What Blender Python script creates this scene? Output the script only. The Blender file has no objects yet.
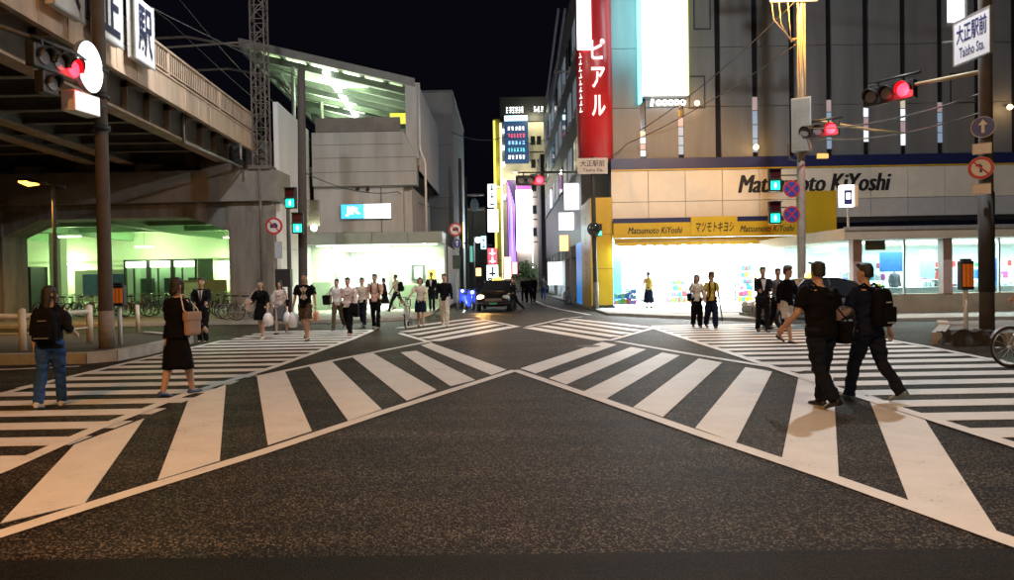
import bpy, bmesh, math, random
from mathutils import Vector, Matrix, noise
rnd = random.Random(7)
R = math.radians
SC = bpy.context.scene
COL = SC.collection

# ---------------------------------------------------------------- camera
F_PX, CX, CY, CAM_H = 740.0, 507.0, 290.0, 1.58      # in pixels of the 1014 x 580 photograph
ROLL, PITCH = R(1.0), math.atan(12.5 / 740.0)
cam_d = bpy.data.cameras.new('camera'); cam = bpy.data.objects.new('camera', cam_d); COL.objects.link(cam)
cam_d.sensor_width = 36.0; cam_d.lens = F_PX / 1014.0 * 36.0; cam_d.clip_start = 0.05; cam_d.clip_end = 2000
cam.matrix_world = Matrix.Translation((0, 0, CAM_H)) @ Matrix.Rotation(R(90) - PITCH, 4, 'X') @ Matrix.Rotation(-ROLL, 4, 'Z')
SC.camera = cam

def ray(px, py):
    u = (px - CX) / F_PX; v = (CY - py) / F_PX
    c, s = math.cos(ROLL), math.sin(ROLL)
    a = u * c + v * s; b = -u * s + v * c
    return (a, math.cos(PITCH) + b * math.sin(PITCH), -math.sin(PITCH) + b * math.cos(PITCH))
def g(px, py, z=0.0):                      # photo pixel -> point on the plane at height z
    d = ray(px, py); t = (z - CAM_H) / d[2]
    return (d[0] * t, d[1] * t)
def at(px, py, Y):                         # photo pixel -> point at depth Y
    d = ray(px, py); t = Y / d[1]
    return Vector((d[0] * t, Y, CAM_H + d[2] * t))

# ---------------------------------------------------------------- world: night sky, faint sun below the street light level
W = bpy.data.worlds.new('World'); SC.world = W; W.use_nodes = True
nt = W.node_tree; nt.nodes.clear()
out = nt.nodes.new('ShaderNodeOutputWorld'); bg = nt.nodes.new('ShaderNodeBackground')
sky = nt.nodes.new('ShaderNodeTexSky'); sky.sky_type = 'NISHITA'; sky.sun_disc = False
sky.sun_elevation = R(-3.0); sky.sun_rotation = R(200); sky.altitude = 0
bg.inputs['Strength'].default_value = 0.016
mixn = nt.nodes.new('ShaderNodeMix'); mixn.data_type = 'RGBA'; mixn.inputs[0].default_value = 0.5
mixn.inputs[7].default_value = (0.15, 0.16, 0.36, 1)
nt.links.new(sky.outputs[0], mixn.inputs[6]); nt.links.new(mixn.outputs[2], bg.inputs['Color']); nt.links.new(bg.outputs[0], out.inputs[0])
sd = bpy.data.lights.new('ambient_sun', 'SUN'); sd.energy = 0.02; sd.angle = R(10); sd.color = (0.75, 0.82, 1.0)  # faint sun lamp added as ambient light
so = bpy.data.objects.new('ambient_sun', sd); COL.objects.link(so); so.rotation_euler = (R(35), 0, R(20)); so.location = (0, -20, 40)
vs = SC.view_settings; vs.view_transform = 'Standard'; vs.look = 'None'; vs.exposure = 0.3; vs.gamma = 1.0; vs.use_curve_mapping = False
SC.render.engine = 'CYCLES'
cy = SC.cycles; cy.use_denoising = True; cy.sample_clamp_indirect = 4.0; cy.sample_clamp_direct = 0.0
cy.max_bounces = 6; cy.diffuse_bounces = 3; cy.glossy_bounces = 3; cy.transmission_bounces = 4; cy.transparent_max_bounces = 6
cy.caustics_reflective = False; cy.caustics_refractive = False
try: cy.denoiser = 'OPENIMAGEDENOISE'; cy.denoising_input_passes = 'RGB_ALBEDO_NORMAL'
except Exception: pass

# ---------------------------------------------------------------- materials
MATS = {}
def M(name, col, rough=0.6, metal=0.0, var=0.12, scale=3.0, bump=0.0, bscale=None, emit=None, es=0.0, alpha=None, spec=None, streak=False):
    if name in MATS: return MATS[name]
    m = bpy.data.materials.new(name); m.use_nodes = True; n = m.node_tree.nodes; l = m.node_tree.links
    p = n['Principled BSDF']; p.inputs['Roughness'].default_value = rough; p.inputs['Metallic'].default_value = metal
    if spec is not None: p.inputs['Specular IOR Level'].default_value = spec
    tc = n.new('ShaderNodeTexCoord')
    if var > 0:
        mp = n.new('ShaderNodeMapping'); l.new(tc.outputs['Object'], mp.inputs[0])
        if streak: mp.inputs['Scale'].default_value = (1, 1, 0.15)
        nz = n.new('ShaderNodeTexNoise'); nz.inputs['Scale'].default_value = scale; nz.inputs['Detail'].default_value = 6
        nz.inputs['Roughness'].default_value = 0.65
        l.new(mp.outputs[0], nz.inputs['Vector'])
        rp = n.new('ShaderNodeValToRGB'); rp.color_ramp.elements[0].position = 0.3; rp.color_ramp.elements[1].position = 0.75
        rp.color_ramp.elements[0].color = [c * (1 - var) for c in col] + [1]
        rp.color_ramp.elements[1].color = [min(1, c * (1 + var)) for c in col] + [1]
        l.new(nz.outputs[0], rp.inputs[0]); l.new(rp.outputs[0], p.inputs['Base Color'])
        mr = n.new('ShaderNodeMapRange'); mr.inputs[3].default_value = max(0, rough - 0.1); mr.inputs[4].default_value = min(1, rough + 0.12)
        l.new(nz.outputs[0], mr.inputs[0]); l.new(mr.outputs[0], p.inputs['Roughness'])
    else:
        p.inputs['Base Color'].default_value = (*col, 1)
    if bump > 0:
        b = n.new('ShaderNodeBump'); b.inputs['Strength'].default_value = bump; b.inputs['Distance'].default_value = 0.02
        nb = n.new('ShaderNodeTexNoise'); nb.inputs['Scale'].default_value = bscale or scale * 4; nb.inputs['Detail'].default_value = 5
        l.new(tc.outputs['Object'], nb.inputs['Vector']); l.new(nb.outputs[0], b.inputs['Height']); l.new(b.outputs[0], p.inputs['Normal'])
    if emit is not None:
        p.inputs['Emission Color'].default_value = (*emit, 1); p.inputs['Emission Strength'].default_value = es
    if alpha is not None: p.inputs['Alpha'].default_value = alpha
    MATS[name] = m; return m
def E(name, col, s): return M(name, [c * .6 for c in col], rough=.4, var=0, emit=col, es=s)
def glass(name, tint=(0.8, 0.9, 0.9), a=0.14):
    if name in MATS: return MATS[name]
    m = bpy.data.materials.new(name); m.use_nodes = True; n = m.node_tree.nodes; l = m.node_tree.links
    n.clear(); o = n.new('ShaderNodeOutputMaterial'); t = n.new('ShaderNodeBsdfTransparent'); t.inputs[0].default_value = (*tint, 1)
    gl = n.new('ShaderNodeBsdfGlossy'); gl.inputs['Roughness'].default_value = 0.04; mx = n.new('ShaderNodeMixShader'); mx.inputs[0].default_value = a
    l.new(t.outputs[0], mx.inputs[1]); l.new(gl.outputs[0], mx.inputs[2]); l.new(mx.outputs[0], o.inputs[0])
    MATS[name] = m; return m
def asphalt(name, base, speck, sc=70.0):
    m = bpy.data.materials.new(name); m.use_nodes = True; n = m.node_tree.nodes; l = m.node_tree.links
    p = n['Principled BSDF']; tc = n.new('ShaderNodeTexCoord')
    def nz(s, d=4): 
        k = n.new('ShaderNodeTexNoise'); k.inputs['Scale'].default_value = s; k.inputs['Detail'].default_value = d; l.new(tc.outputs['Object'], k.inputs['Vector']); return k
    vo = n.new('ShaderNodeTexVoronoi'); vo.inputs['Scale'].default_value = sc; l.new(tc.outputs['Object'], vo.inputs['Vector'])
    r1 = n.new('ShaderNodeValToRGB'); e = r1.color_ramp.elements
    e[0].position = 0.2; e[0].color = (*[c * .45 for c in base], 1); e[1].position = 0.97; e[1].color = (*speck, 1)
    x = e.new(0.7); x.color = (*base, 1)
    sep = n.new('ShaderNodeSeparateColor'); l.new(vo.outputs['Color'], sep.inputs[0]); l.new(sep.outputs[0], r1.inputs[0])
    big = nz(0.5, 5); r2 = n.new('ShaderNodeValToRGB'); r2.color_ramp.elements[0].position = .3; r2.color_ramp.elements[1].position = .7
    r2.color_ramp.elements[0].color = (.66, .66, .66, 1); r2.color_ramp.elements[1].color = (1.15, 1.13, 1.1, 1); l.new(big.outputs[0], r2.inputs[0])
    mx = n.new('ShaderNodeMix'); mx.data_type = 'RGBA'; mx.blend_type = 'MULTIPLY'; mx.inputs[0].default_value = 1
    l.new(r1.outputs[0], mx.inputs[6]); l.new(r2.outputs[0], mx.inputs[7]); l.new(mx.outputs[2], p.inputs['Base Color'])
    mpx = n.new('ShaderNodeMapping'); mpx.inputs['Scale'].default_value = (.18, 1.6, 1); l.new(tc.outputs['Object'], mpx.inputs[0]); lane = n.new('ShaderNodeTexNoise'); lane.inputs['Scale'].default_value = 1.3; lane.inputs['Detail'].default_value = 5; l.new(mpx.outputs[0], lane.inputs['Vector'])
    r3 = n.new('ShaderNodeValToRGB'); r3.color_ramp.elements[0].position = .35; r3.color_ramp.elements[1].position = .68; r3.color_ramp.elements[0].color = (.6, .6, .6, 1); r3.color_ramp.elements[1].color = (1.25, 1.22, 1.18, 1); l.new(lane.outputs[0], r3.inputs[0])
    mx2 = n.new('ShaderNodeMix'); mx2.data_type = 'RGBA'; mx2.blend_type = 'MULTIPLY'; mx2.inputs[0].default_value = 1; l.new(mx.outputs[2], mx2.inputs[6]); l.new(r3.outputs[0], mx2.inputs[7]); l.new(mx2.outputs[2], p.inputs['Base Color'])
    p.inputs['Roughness'].default_value = 0.6; p.inputs['Specular IOR Level'].default_value = .07
    b = n.new('ShaderNodeBump'); b.inputs['Strength'].default_value = 1.0; b.inputs['Distance'].default_value = 0.012
    l.new(vo.outputs['Distance'], b.inputs['Height']); l.new(b.outputs[0], p.inputs['Normal'])
    MATS[name] = m; return m
def paint(name, col):
    m = bpy.data.materials.new(name); m.use_nodes = True; n = m.node_tree.nodes; l = m.node_tree.links
    p = n['Principled BSDF']; tc = n.new('ShaderNodeTexCoord'); p.inputs['Roughness'].default_value = .55
    a = n.new('ShaderNodeTexNoise'); a.inputs['Scale'].default_value = 2.2; a.inputs['Detail'].default_value = 8; a.inputs['Roughness'].default_value = .7
    v = n.new('ShaderNodeTexVoronoi'); v.inputs['Scale'].default_value = 75
    w = n.new('ShaderNodeTexNoise'); w.inputs['Scale'].default_value = 45; w.inputs['Detail'].default_value = 3
    for k in (a, v, w): l.new(tc.outputs['Object'], k.inputs['Vector'])
    r = n.new('ShaderNodeValToRGB'); e = r.color_ramp.elements
    e[0].position = .32; e[0].color = (*[c * .86 for c in col], 1); e[1].position = .62; e[1].color = (*col, 1)
    l.new(a.outputs[0], r.inputs[0])
    # chips where the asphalt shows through
    mm = n.new('ShaderNodeMath'); mm.operation = 'MULTIPLY'; l.new(a.outputs[0], mm.inputs[0]); l.new(w.outputs[0], mm.inputs[1])
    r2 = n.new('ShaderNodeValToRGB'); r2.color_ramp.elements[0].position = .115; r2.color_ramp.elements[1].position = .15
    l.new(mm.outputs[0], r2.inputs[0])
    mx = n.new('ShaderNodeMix'); mx.data_type = 'RGBA'; l.new(r2.outputs[0], mx.inputs[0]); mx.inputs[6].default_value = (.06, .055, .05, 1)
    l.new(r.outputs[0], mx.inputs[7]); l.new(mx.outputs[2], p.inputs['Base Color'])
    b = n.new('ShaderNodeBump'); b.inputs['Strength'].default_value = .35; b.inputs['Distance'].default_value = .003
    l.new(v.outputs['Distance'], b.inputs['Height']); l.new(b.outputs[0], p.inputs['Normal'])
    MATS[name] = m; return m

# ---------------------------------------------------------------- mesh helpers
ORG = {}
class MB:
    def __init__(s): s.v = []; s.f = []; s.sm = []
    def add(s, vs, fs, smooth=False):
        o = len(s.v); s.v += [tuple(map(float, v)) for v in vs]; s.f += [tuple(i + o for i in f) for f in fs]; s.sm += [smooth] * len(fs); return s
    def hexa(s, p):     # p: 4 bottom ccw, 4 top ccw
        return s.add(p, [(3, 2, 1, 0), (4, 5, 6, 7), (0, 1, 5, 4), (1, 2, 6, 5), (2, 3, 7, 6), (3, 0, 4, 7)])
    def box(s, x0, x1, y0, y1, z0, z1):
        return s.hexa([(x0, y0, z0), (x1, y0, z0), (x1, y1, z0), (x0, y1, z0), (x0, y0, z1), (x1, y0, z1), (x1, y1, z1), (x0, y1, z1)])
    def bbox(s, x0, x1, y0, y1, z0, z1, b=.01):   # bevelled box
        bm = bmesh.new(); bmesh.ops.create_cube(bm, size=1)
        for v in bm.verts: v.co = Vector(((x0 + x1) / 2 + v.co.x * (x1 - x0), (y0 + y1) / 2 + v.co.y * (y1 - y0), (z0 + z1) / 2 + v.co.z * (z1 - z0)))
        bmesh.ops.bevel(bm, geom=bm.edges[:], offset=b, segments=2, affect='EDGES', profile=.6)
        return s.bm(bm)
    def bm(s, bm, smooth=False):
        bm.verts.index_update()
        s.add([v.co[:] for v in bm.verts], [[v.index for v in f.verts] for f in bm.faces], smooth); bm.free(); return s
    def bar(s, a, b, w, h, up=(0, 0, 1)):         # rectangular bar from a to b
        a, b = Vector(a), Vector(b); d = (b - a).normalized(); u = Vector(up)
        if abs(d.dot(u)) > .98: u = Vector((0, 1, 0))
        x = d.cross(u).normalized(); u = x.cross(d)
        P = []
        for q in (a, b):
            P += [q - x * w / 2 - u * h / 2, q + x * w / 2 - u * h / 2, q + x * w / 2 + u * h / 2, q - x * w / 2 + u * h / 2]
        return s.add(P, [(3, 2, 1, 0), (4, 5, 6, 7), (0, 1, 5, 4), (1, 2, 6, 5), (2, 3, 7, 6), (3, 0, 4, 7)])
    def tube(s, pts, rad, n=8, cap=True, smooth=True, sy=1.0, ref=(0, 0, 1)):
        pts = [Vector(p) for p in pts]; rs = rad if isinstance(rad, (list, tuple)) else [rad] * len(pts)
        V = []; Fc = []; px = None
        for i, p in enumerate(pts):
            d = (pts[min(i + 1, len(pts) - 1)] - pts[max(i - 1, 0)])
            d = d.normalized() if d.length > 1e-9 else Vector((0, 0, 1))
            if px is None:
                u = Vector(ref)
                if abs(d.dot(u)) > .95: u = Vector((0, 1, 0))
                px = d.cross(u).normalized()
            px = (px - d * px.dot(d)).normalized(); py = d.cross(px)
            for k in range(n):
                a = 2 * math.pi * k / n; V.append(p + px * math.cos(a) * rs[i] + py * math.sin(a) * rs[i] * sy)
        m = len(pts)
        for i in range(m - 1):
            for k in range(n): Fc.append((i * n + k, i * n + (k + 1) % n, (i + 1) * n + (k + 1) % n, (i + 1) * n + k))
        s.add(V, Fc, smooth)
        if cap:
            o = len(s.v) - len(V)
            s.f += [tuple(o + k for k in reversed(range(n))), tuple(o + (m - 1) * n + k for k in range(n))]; s.sm += [False, False]
        return s
    def loft(s, rings, smooth=True, cap=True):
        n = len(rings[0]); V = [p for r in rings for p in r]; Fc = []
        for i in range(len(rings) - 1):
            for k in range(n): Fc.append((i * n + k, i * n + (k + 1) % n, (i + 1) * n + (k + 1) % n, (i + 1) * n + k))
        s.add(V, Fc, smooth)
        if cap:
            o = len(s.v) - len(V)
            s.f += [tuple(o + k for k in reversed(range(n))), tuple(o + len(V) - n + k for k in range(n))]; s.sm += [False, False]
        return s
    def ell(s, c, r, nu=10, nv=7):
        rings = []
        for j in range(nv + 1):
            t = math.pi * (0.02 + .96 * j / nv); z = -math.cos(t); q = math.sin(t)
            rings.append([(c[0] + r[0] * q * math.cos(2 * math.pi * k / nu), c[1] + r[1] * q * math.sin(2 * math.pi * k / nu), c[2] + r[2] * z) for k in range(nu)])
        return s.loft(rings)
    def prism(s, poly, z0, z1):
        n = len(poly); a = sum(poly[i][0] * poly[(i + 1) % n][1] - poly[(i + 1) % n][0] * poly[i][1] for i in range(n))
        if a < 0: poly = poly[::-1]
        return s.add([(x, y, z0) for x, y in poly] + [(x, y, z1) for x, y in poly],
                     [tuple(reversed(range(n))), tuple(range(n, 2 * n))] + [(i, (i + 1) % n, n + (i + 1) % n, n + i) for i in range(n)])
    def torus(s, c, r, t, axis='Y', n=28, m=6):
        V = []; Fc = []
        for i in range(n):
            a = 2 * math.pi * i / n
            for j in range(m):
                b = 2 * math.pi * j / m; q = r + t * math.cos(b); h = t * math.sin(b)
                p = {'Y': (q * math.cos(a), h, q * math.sin(a)), 'X': (h, q * math.cos(a), q * math.sin(a)), 'Z': (q * math.cos(a), q * math.sin(a), h)}[axis]
                V.append((c[0] + p[0], c[1] + p[1], c[2] + p[2]))
                Fc.append((i * m + j, ((i + 1) % n) * m + j, ((i + 1) % n) * m + (j + 1) % m, i * m + (j + 1) % m))
        return s.add(V, Fc, True)
    def xf(s, mat):
        s.v = [tuple(mat @ Vector(v)) for v in s.v]; return s
    def build(s, name, mat, parent=None, offset=True):
        me = bpy.data.meshes.new(name)
        o = ORG.get(parent.name, Vector((0, 0, 0))) if (parent and offset) else Vector((0, 0, 0))
        me.from_pydata([(v[0] - o.x, v[1] - o.y, v[2] - o.z) for v in s.v], [], s.f)
        me.polygons.foreach_set('use_smooth', s.sm); me.validate(); me.update()
        me.materials.append(mat)
        ob = bpy.data.objects.new(name, me); COL.objects.link(ob)
        if parent: ob.parent = parent; ORG[ob.name] = o
        return ob
def tag(o, label=None, cat=None, group=None, kind=None):
    if label: o['label'] = label
    if cat: o['category'] = cat
    if group: o['group'] = group
    if kind: o['kind'] = kind
    return o
def thing(name, label, cat, loc=(0, 0, 0), rz=0.0, group=None, local=False, kind=None):
    o = bpy.data.objects.new(name, None); COL.objects.link(o); o.location = loc; o.rotation_euler = (0, 0, rz); o.empty_display_size = .2
    ORG[o.name] = Vector((0, 0, 0)) if local else Vector(loc)
    return tag(o, label, cat, group, kind)
def copy_tree(o, parent=None):
    c = o.copy(); COL.objects.link(c); c.parent = parent
    ORG[c.name] = ORG.get(o.name, Vector((0, 0, 0)))
    for ch in list(o.children): copy_tree(ch, c)
    return c
def B(*a, **k): return MB().box(*a, **k)
def light(kind, loc, power, col, size=.3, rot=None, sy=None, spot=None, name='lamp_light', parent=None):
    d = bpy.data.lights.new(name, kind); d.energy = power; d.color = col
    if kind == 'AREA':
        d.size = size
        if sy: d.shape = 'RECTANGLE'; d.size_y = sy
        else: d.shape = 'DISK'
    else: d.shadow_soft_size = size
    if kind == 'SPOT': d.spot_size = R(spot or 120); d.spot_blend = .5
    o = bpy.data.objects.new(name, d); COL.objects.link(o); o.location = loc
    if rot: o.rotation_euler = rot
    return o
def text(body, origin, xdir, up, w, h, mat, parent, name='lettering', bold=0.0, shear=0.0, depth=.01, keep=False, vertical=False):
    """text fitted in a w x h box whose lower-left corner is origin"""
    xdir, up = Vector(xdir).normalized(), Vector(up).normalized(); nrm = xdir.cross(up)
    mb = MB(); parts = [body] if not vertical else list(body)
    for i, s in enumerate(parts):
        c = bpy.data.curves.new('t', 'FONT'); c.body = s; c.shear = shear; c.offset = bold; c.resolution_u = 2
        o = bpy.data.objects.new('t', c); COL.objects.link(o)
        me = bpy.data.meshes.new_from_object(o)
        xs = [v.co.x for v in me.vertices]; ys = [v.co.y for v in me.vertices]
        if xs:
            x0, x1, y0, y1 = min(xs), max(xs), min(ys), max(ys)
            bw, bh = w, (h / len(parts) * .86 if vertical else h); oy = (len(parts) - 1 - i) * h / len(parts) if vertical else 0
            sx, sy_ = bw / max(x1 - x0, 1e-4), bh / max(y1 - y0, 1e-4); ox = 0
            if keep: k = min(sx, sy_); ox = (bw - k * (x1 - x0)) / 2; oy += (bh - k * (y1 - y0)) / 2; sx = sy_ = k
            vv = [Vector(origin) + xdir * (ox + (v.co.x - x0) * sx) + up * (oy + (v.co.y - y0) * sy_) + nrm * depth for v in me.vertices]
            mb.add(vv, [tuple(p.vertices) for p in me.polygons])
        bpy.data.objects.remove(o); bpy.data.meshes.remove(me); bpy.data.curves.remove(c)
    return mb.build(name, mat, parent)
# ================================================================ common materials
ASPH = asphalt('asphalt', (.025, .0200, .0158), (.24, .198, .150), 86)
ASPH2 = asphalt('asphalt_smooth', (.024, .0185, .014), (.055, .043, .032), 150)
PAINT = paint('road_paint', (.72, .695, .655))
CONC = M('concrete', (.24, .225, .205), .85, var=.25, scale=1.2, bump=.3, bscale=14)
CONC_D = M('concrete_dark', (.17, .16, .145), .88, var=.3, scale=1.5, bump=.35, bscale=12)
CONC_ST = M('concrete_streaked', (.22, .205, .185), .85, var=.42, scale=2.0, bump=.3, bscale=10, streak=True)
PAVE = M('paving', (.26, .245, .225), .8, var=.2, scale=2.5, bump=.3, bscale=40)
KERB = M('kerb_concrete', (.36, .345, .31), .85, var=.3, scale=3, bump=.4, bscale=25)
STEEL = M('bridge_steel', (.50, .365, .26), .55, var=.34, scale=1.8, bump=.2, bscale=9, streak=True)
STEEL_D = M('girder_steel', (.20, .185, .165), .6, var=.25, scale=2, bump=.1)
GALV = M('galvanised', (.42, .43, .43), .45, metal=.6, var=.15, scale=5)
POLE = M('pole_concrete', (.085, .07, .06), .8, var=.25, scale=4, bump=.25, bscale=30)
DARK = M('dark_paint', (.025, .025, .027), .5, var=.2, scale=6)
BLACK = M('black', (.012, .012, .013), .55, var=0)
WHITE = M('white_paint', (.74, .73, .70), .5, var=.07, scale=3)
YEL = M('yellow_panel', (.62, .42, .02), .38, var=.08, scale=2)
NAVY = M('navy_panel', (.016, .022, .10), .4, var=.1)
GREYM = M('grey_metal', (.185, .19, .195), .5, var=.22, scale=1.1, bump=.06, bscale=3, streak=True)
GLASS = glass('clear_glass'); GLASS_D = M('dark_glass', (.02, .024, .03), .08, var=0, spec=.6)
WALLW = M('white_wall', (.76, .77, .79), .7, var=.12, scale=1.1, bump=.1, streak=True)
WALLG = M('grey_wall', (.50, .51, .50), .8, var=.2, scale=1.3, bump=.15, streak=True)
INT = M('interior_white', (.72, .72, .70), .6, var=.05)
RED = M('red_panel', (.55, .018, .022), .32, var=.07, scale=2)
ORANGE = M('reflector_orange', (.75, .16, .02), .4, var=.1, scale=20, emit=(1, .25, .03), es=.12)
STEELPOLE = M('steel_pole', (.085, .082, .08), .5, metal=.3, var=.2, scale=6)
SKIN_RX = None

# ================================================================ ground
road = MB().add([(-400, -200, 0), (400, -200, 0), (400, 600, 0), (-400, 600, 0)], [(0, 1, 2, 3)]).build('road', ASPH); tag(road, kind='structure')
pt = MB().add([(-14, -9, .004), (14, -9, .004), (14, 4.0, .004), (-14, 4.38, .004)], [(0, 1, 2, 3)]).build('asphalt_patch', ASPH2); tag(pt, kind='structure')

def quad(pts, z=.006): return MB().prism([(p[0], p[1]) for p in pts], z - .004, z)
def band(pts, w, z):     # ribbon along a polyline of ground points
    L = []; Rr = []
    for i, p in enumerate(pts):
        a = Vector(pts[max(i - 1, 0)]); b = Vector(pts[min(i + 1, len(pts) - 1)]); d = (b - a).normalized(); n = Vector((-d.y, d.x)) * w / 2
        L.append(Vector(p) + n); Rr.append(Vector(p) - n)
    mb = MB(); m = len(pts)
    mb.add([(p.x, p.y, z) for p in L] + [(p.x, p.y, z) for p in Rr], [(m + i, m + i + 1, i + 1, i) for i in range(m - 1)]); return mb
def Z(s, ox, oy): return lambda x, y: g(ox + x / s, oy + y / s)
diag = thing('diagonal_crosswalk', None, None, kind='structure')
za, zb = Z(3.223, 0, 380), Z(3.867, 240, 310)
zc, zd = Z(7.243, 400, 305), Z(5.965, 510, 305)
z5, z6 = Z(3.625, 600, 320), Z(3.222, 780, 380)
A_st = [[za(240, 210), za(465, 125), za(272, 400), za(0, 465)], [za(607, 65), za(728, 15), za(708, 262), za(508, 325)],
        [zb(65, 255), zb(175, 240), zb(278, 470), zb(108, 525)], [zb(265, 215), zb(355, 200), zb(548, 385), zb(418, 430)],
        [zb(435, 183), zb(515, 168), zb(760, 310), zb(645, 352)], [zc(5, 345), zc(120, 333), zc(545, 545), zc(365, 590)],
        [zc(150, 293), zc(225, 275), zc(770, 470), zc(660, 508)], [(-4.28, 4.7), (-4.28, 6.0), (-3.62, 4.28), (-3.93, 3.7)]]
B_st = [[zd(548, 222), zd(635, 238), zd(152, 410), zd(62, 380)], [zd(722, 252), zd(812, 266), zd(335, 476), zd(232, 438)],
        [zd(908, 285), zd(1012, 302), zd(575, 560), zd(440, 518)], [z5(358, 140), z5(442, 155), z5(228, 353), z5(120, 318)],
        [z5(527, 172), z5(624, 188), z5(492, 447), z5(345, 393)], [z5(720, 206), g(833, 377), z6(190, 323), z6(5, 260)],
        [g(867, 394), z6(460, 118), z6(715, 515), z6(422, 410)], [(4.35, 6.3), (4.35, 5.1), (3.25, 2.9), (3.05, 3.5)]]
for q in A_st + B_st: quad(q).build('stripe', PAINT, diag)
for a, b in [(zc(240, 262), zc(830, 156)), (zc(165, 243), zc(720, 142)), (zc(95, 218), zc(660, 126)), (zc(35, 196), zc(600, 112)), (zc(0, 168), zc(520, 100)),
             (zd(110, 135), zd(575, 213)), (zd(190, 124), zd(640, 190)), (zd(270, 110), zd(705, 173)), (zd(330, 97), zd(775, 155)), (zd(365, 85), zd(840, 136))]:
    band([a, b], .42, .006).build('stripe', PAINT, diag)
lines = [[(-3.9, 3.2), g(0, 535), g(130, 493.5), g(260, 453.5), g(380, 413.5), g(515, 370.5)], [g(515, 370.5), g(600, 399.5), g(700, 434.5), g(836, 480), g(1014, 543.5), (3.5, 2.6)],
         [g(428, 342), g(352, 357), g(258, 377)], [g(616, 341.5), g(697, 355.5), g(800, 372)],
         [zc(0, 207), zc(215, 272)], [zc(590, 106), zc(860, 160)], [zd(100, 132), zd(330, 82), zd(430, 72)], [zd(590, 215), zd(890, 130)]]
for i, p in enumerate(lines): band(p, .16, .0072 + .0007 * i).build('edge_line', PAINT, diag)
cwl = thing('crosswalk', None, None, kind='structure')
for i in range(-1, 21):
    y = 6.65 + .825 * i; MB().box(-7.55 - .006 * y, -4.42 + .01 * y, y - .2, y + .2, .001, .005).build('stripe', PAINT, cwl)
band([(-4.34, 4.6), g(0, 472), g(90, 432), g(180, 397), g(270, 369), g(352, 339.5), g(372, 331)], .16, .0135).build('edge_line', PAINT, cwl)
band([(-7.2, 5), (-7.4, 10.5), (-7.6, 15), (-7.7, 20)], .15, .0128).build('edge_line', PAINT, cwl)
cwr = thing('crosswalk', None, None, kind='structure')
for i in range(-2, 20):
    y = 7.11 + .825 * i; MB().box(4.45, 8.55, y - .21, y + .21, .001, .005).build('stripe', PAINT, cwr)
band([(4.47, 4.6), g(1014, 446), g(850, 394), g(720, 350), g(652, 328)], .16, .0136).build('edge_line', PAINT, cwr)
band([(8.2, 5), (8.3, 12.1), (8.62, 15.2), (8.75, 21.5)], .15, .0129).build('edge_line', PAINT, cwr)
mk = thing('lane_marking', None, None, kind='structure')
band([(-40, 14.0), (-9.5, 13.95), (-8.3, 14.3)], .15, .009).build('edge_line', PAINT, mk)
band([g(590, 315), g(560, 309.5), g(545, 305.5), g(531, 299)], .15, .009).build('edge_line', PAINT, mk)
band([(-2.0, 33.5), (-2.3, 44), (-3, 60)], .12, .009).build('edge_line', PAINT, mk)
# man-hole lids
for p, r in (((6.9, 8.1), .3), ((1.8, 16.6), .28), ((-1.4, 30.2), .3)):
    MB().tube([(p[0], p[1], .001), (p[0], p[1], .0075)], r, 24, smooth=False).build('manhole_cover', M('cast_iron', (.05, .045, .04), .5, metal=.6, var=.3, scale=20, bump=.5, bscale=60), mk)

def pavement(name, poly, h, kerb_runs, mat=PAVE, kw=.16, extra=0.0):
    o = MB().prism(poly, -.05, h - .004).build(name, mat); tag(o, kind='structure')
    for run in kerb_runs:
        for (x0, y0), (x1, y1) in zip(run, run[1:]):
            L = math.hypot(x1 - x0, y1 - y0); n = max(1, round(L / 1.0)); d = Vector(((x1 - x0) / L, (y1 - y0) / L)); nn = Vector((-d.y, d.x))
            for k in range(n):
                a = Vector((x0, y0)) + d * (L * k / n + .006); b = Vector((x0, y0)) + d * (L * (k + 1) / n - .006); j = rnd.uniform(-.006, .006)
                MB().prism([(a + nn * (-.02))[:], (b + nn * (-.02))[:], (b + nn * kw)[:], (a + nn * kw)[:]], -.04, h + extra + j).build('kerb_stone', KERB, o)
    return o
pl_ = pavement('pavement', [(-60, 27.6), (-5.2, 27.6), (-3.6, 29.2), (-3.3, 33), (-4.2, 62), (-60, 62)], .12, [[(-34, 27.6), (-5.2, 27.6), (-3.6, 29.2), (-3.3, 33)]])
pr_ = pavement('pavement', [(5.6, 27.2), (9.2, 23.1), (60, 22.9), (60, 60), (3.3, 60), (3.9, 36), (4.0, 29.6)], .10, [[(4.0, 29.6), (5.6, 27.2), (9.2, 23.1), (27, 22.9)]])
# paving slabs near the shop front
for ix in range(14):
    for iy in range(6):
        x = 6.4 + ix * 1.0 + (iy % 2) * .0; y = 28.2 + iy * 1.0
        if x < 5.6 or x > 18 or (x > 11 ): continue
        B(x + .012, x + .988, y + .012, y + .988, .09, .1 + rnd.uniform(.003, .009)).build('paving_slab', PAVE, pr_)
ml_ = pavement('traffic_island', [(-40, 14.95), (-8.45, 14.8), (-8.05, 15.2), (-7.98, 16.5), (-8.25, 19.4), (-10.2, 21.0), (-40, 21.4)], .18, [[(-26, 14.93), (-8.45, 14.8), (-8.05, 15.2), (-7.98, 16.5), (-8.25, 19.4), (-10.2, 21.0)]], mat=M('soil', (.055, .045, .035), .9, var=.4, scale=6, bump=.6, bscale=30), kw=.2, extra=.04)
mr_ = pavement('traffic_island', [(9.05, 15.75), (9.5, 15.25), (40, 15.1), (40, 19.6), (11.4, 19.6), (10.4, 17.8)], .22, [[(9.05, 15.75), (9.5, 15.25), (24, 15.17)], [(11.4, 19.6), (10.4, 17.8), (9.05, 15.75)]], mat=CONC_D, kw=.22, extra=.03)
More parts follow.
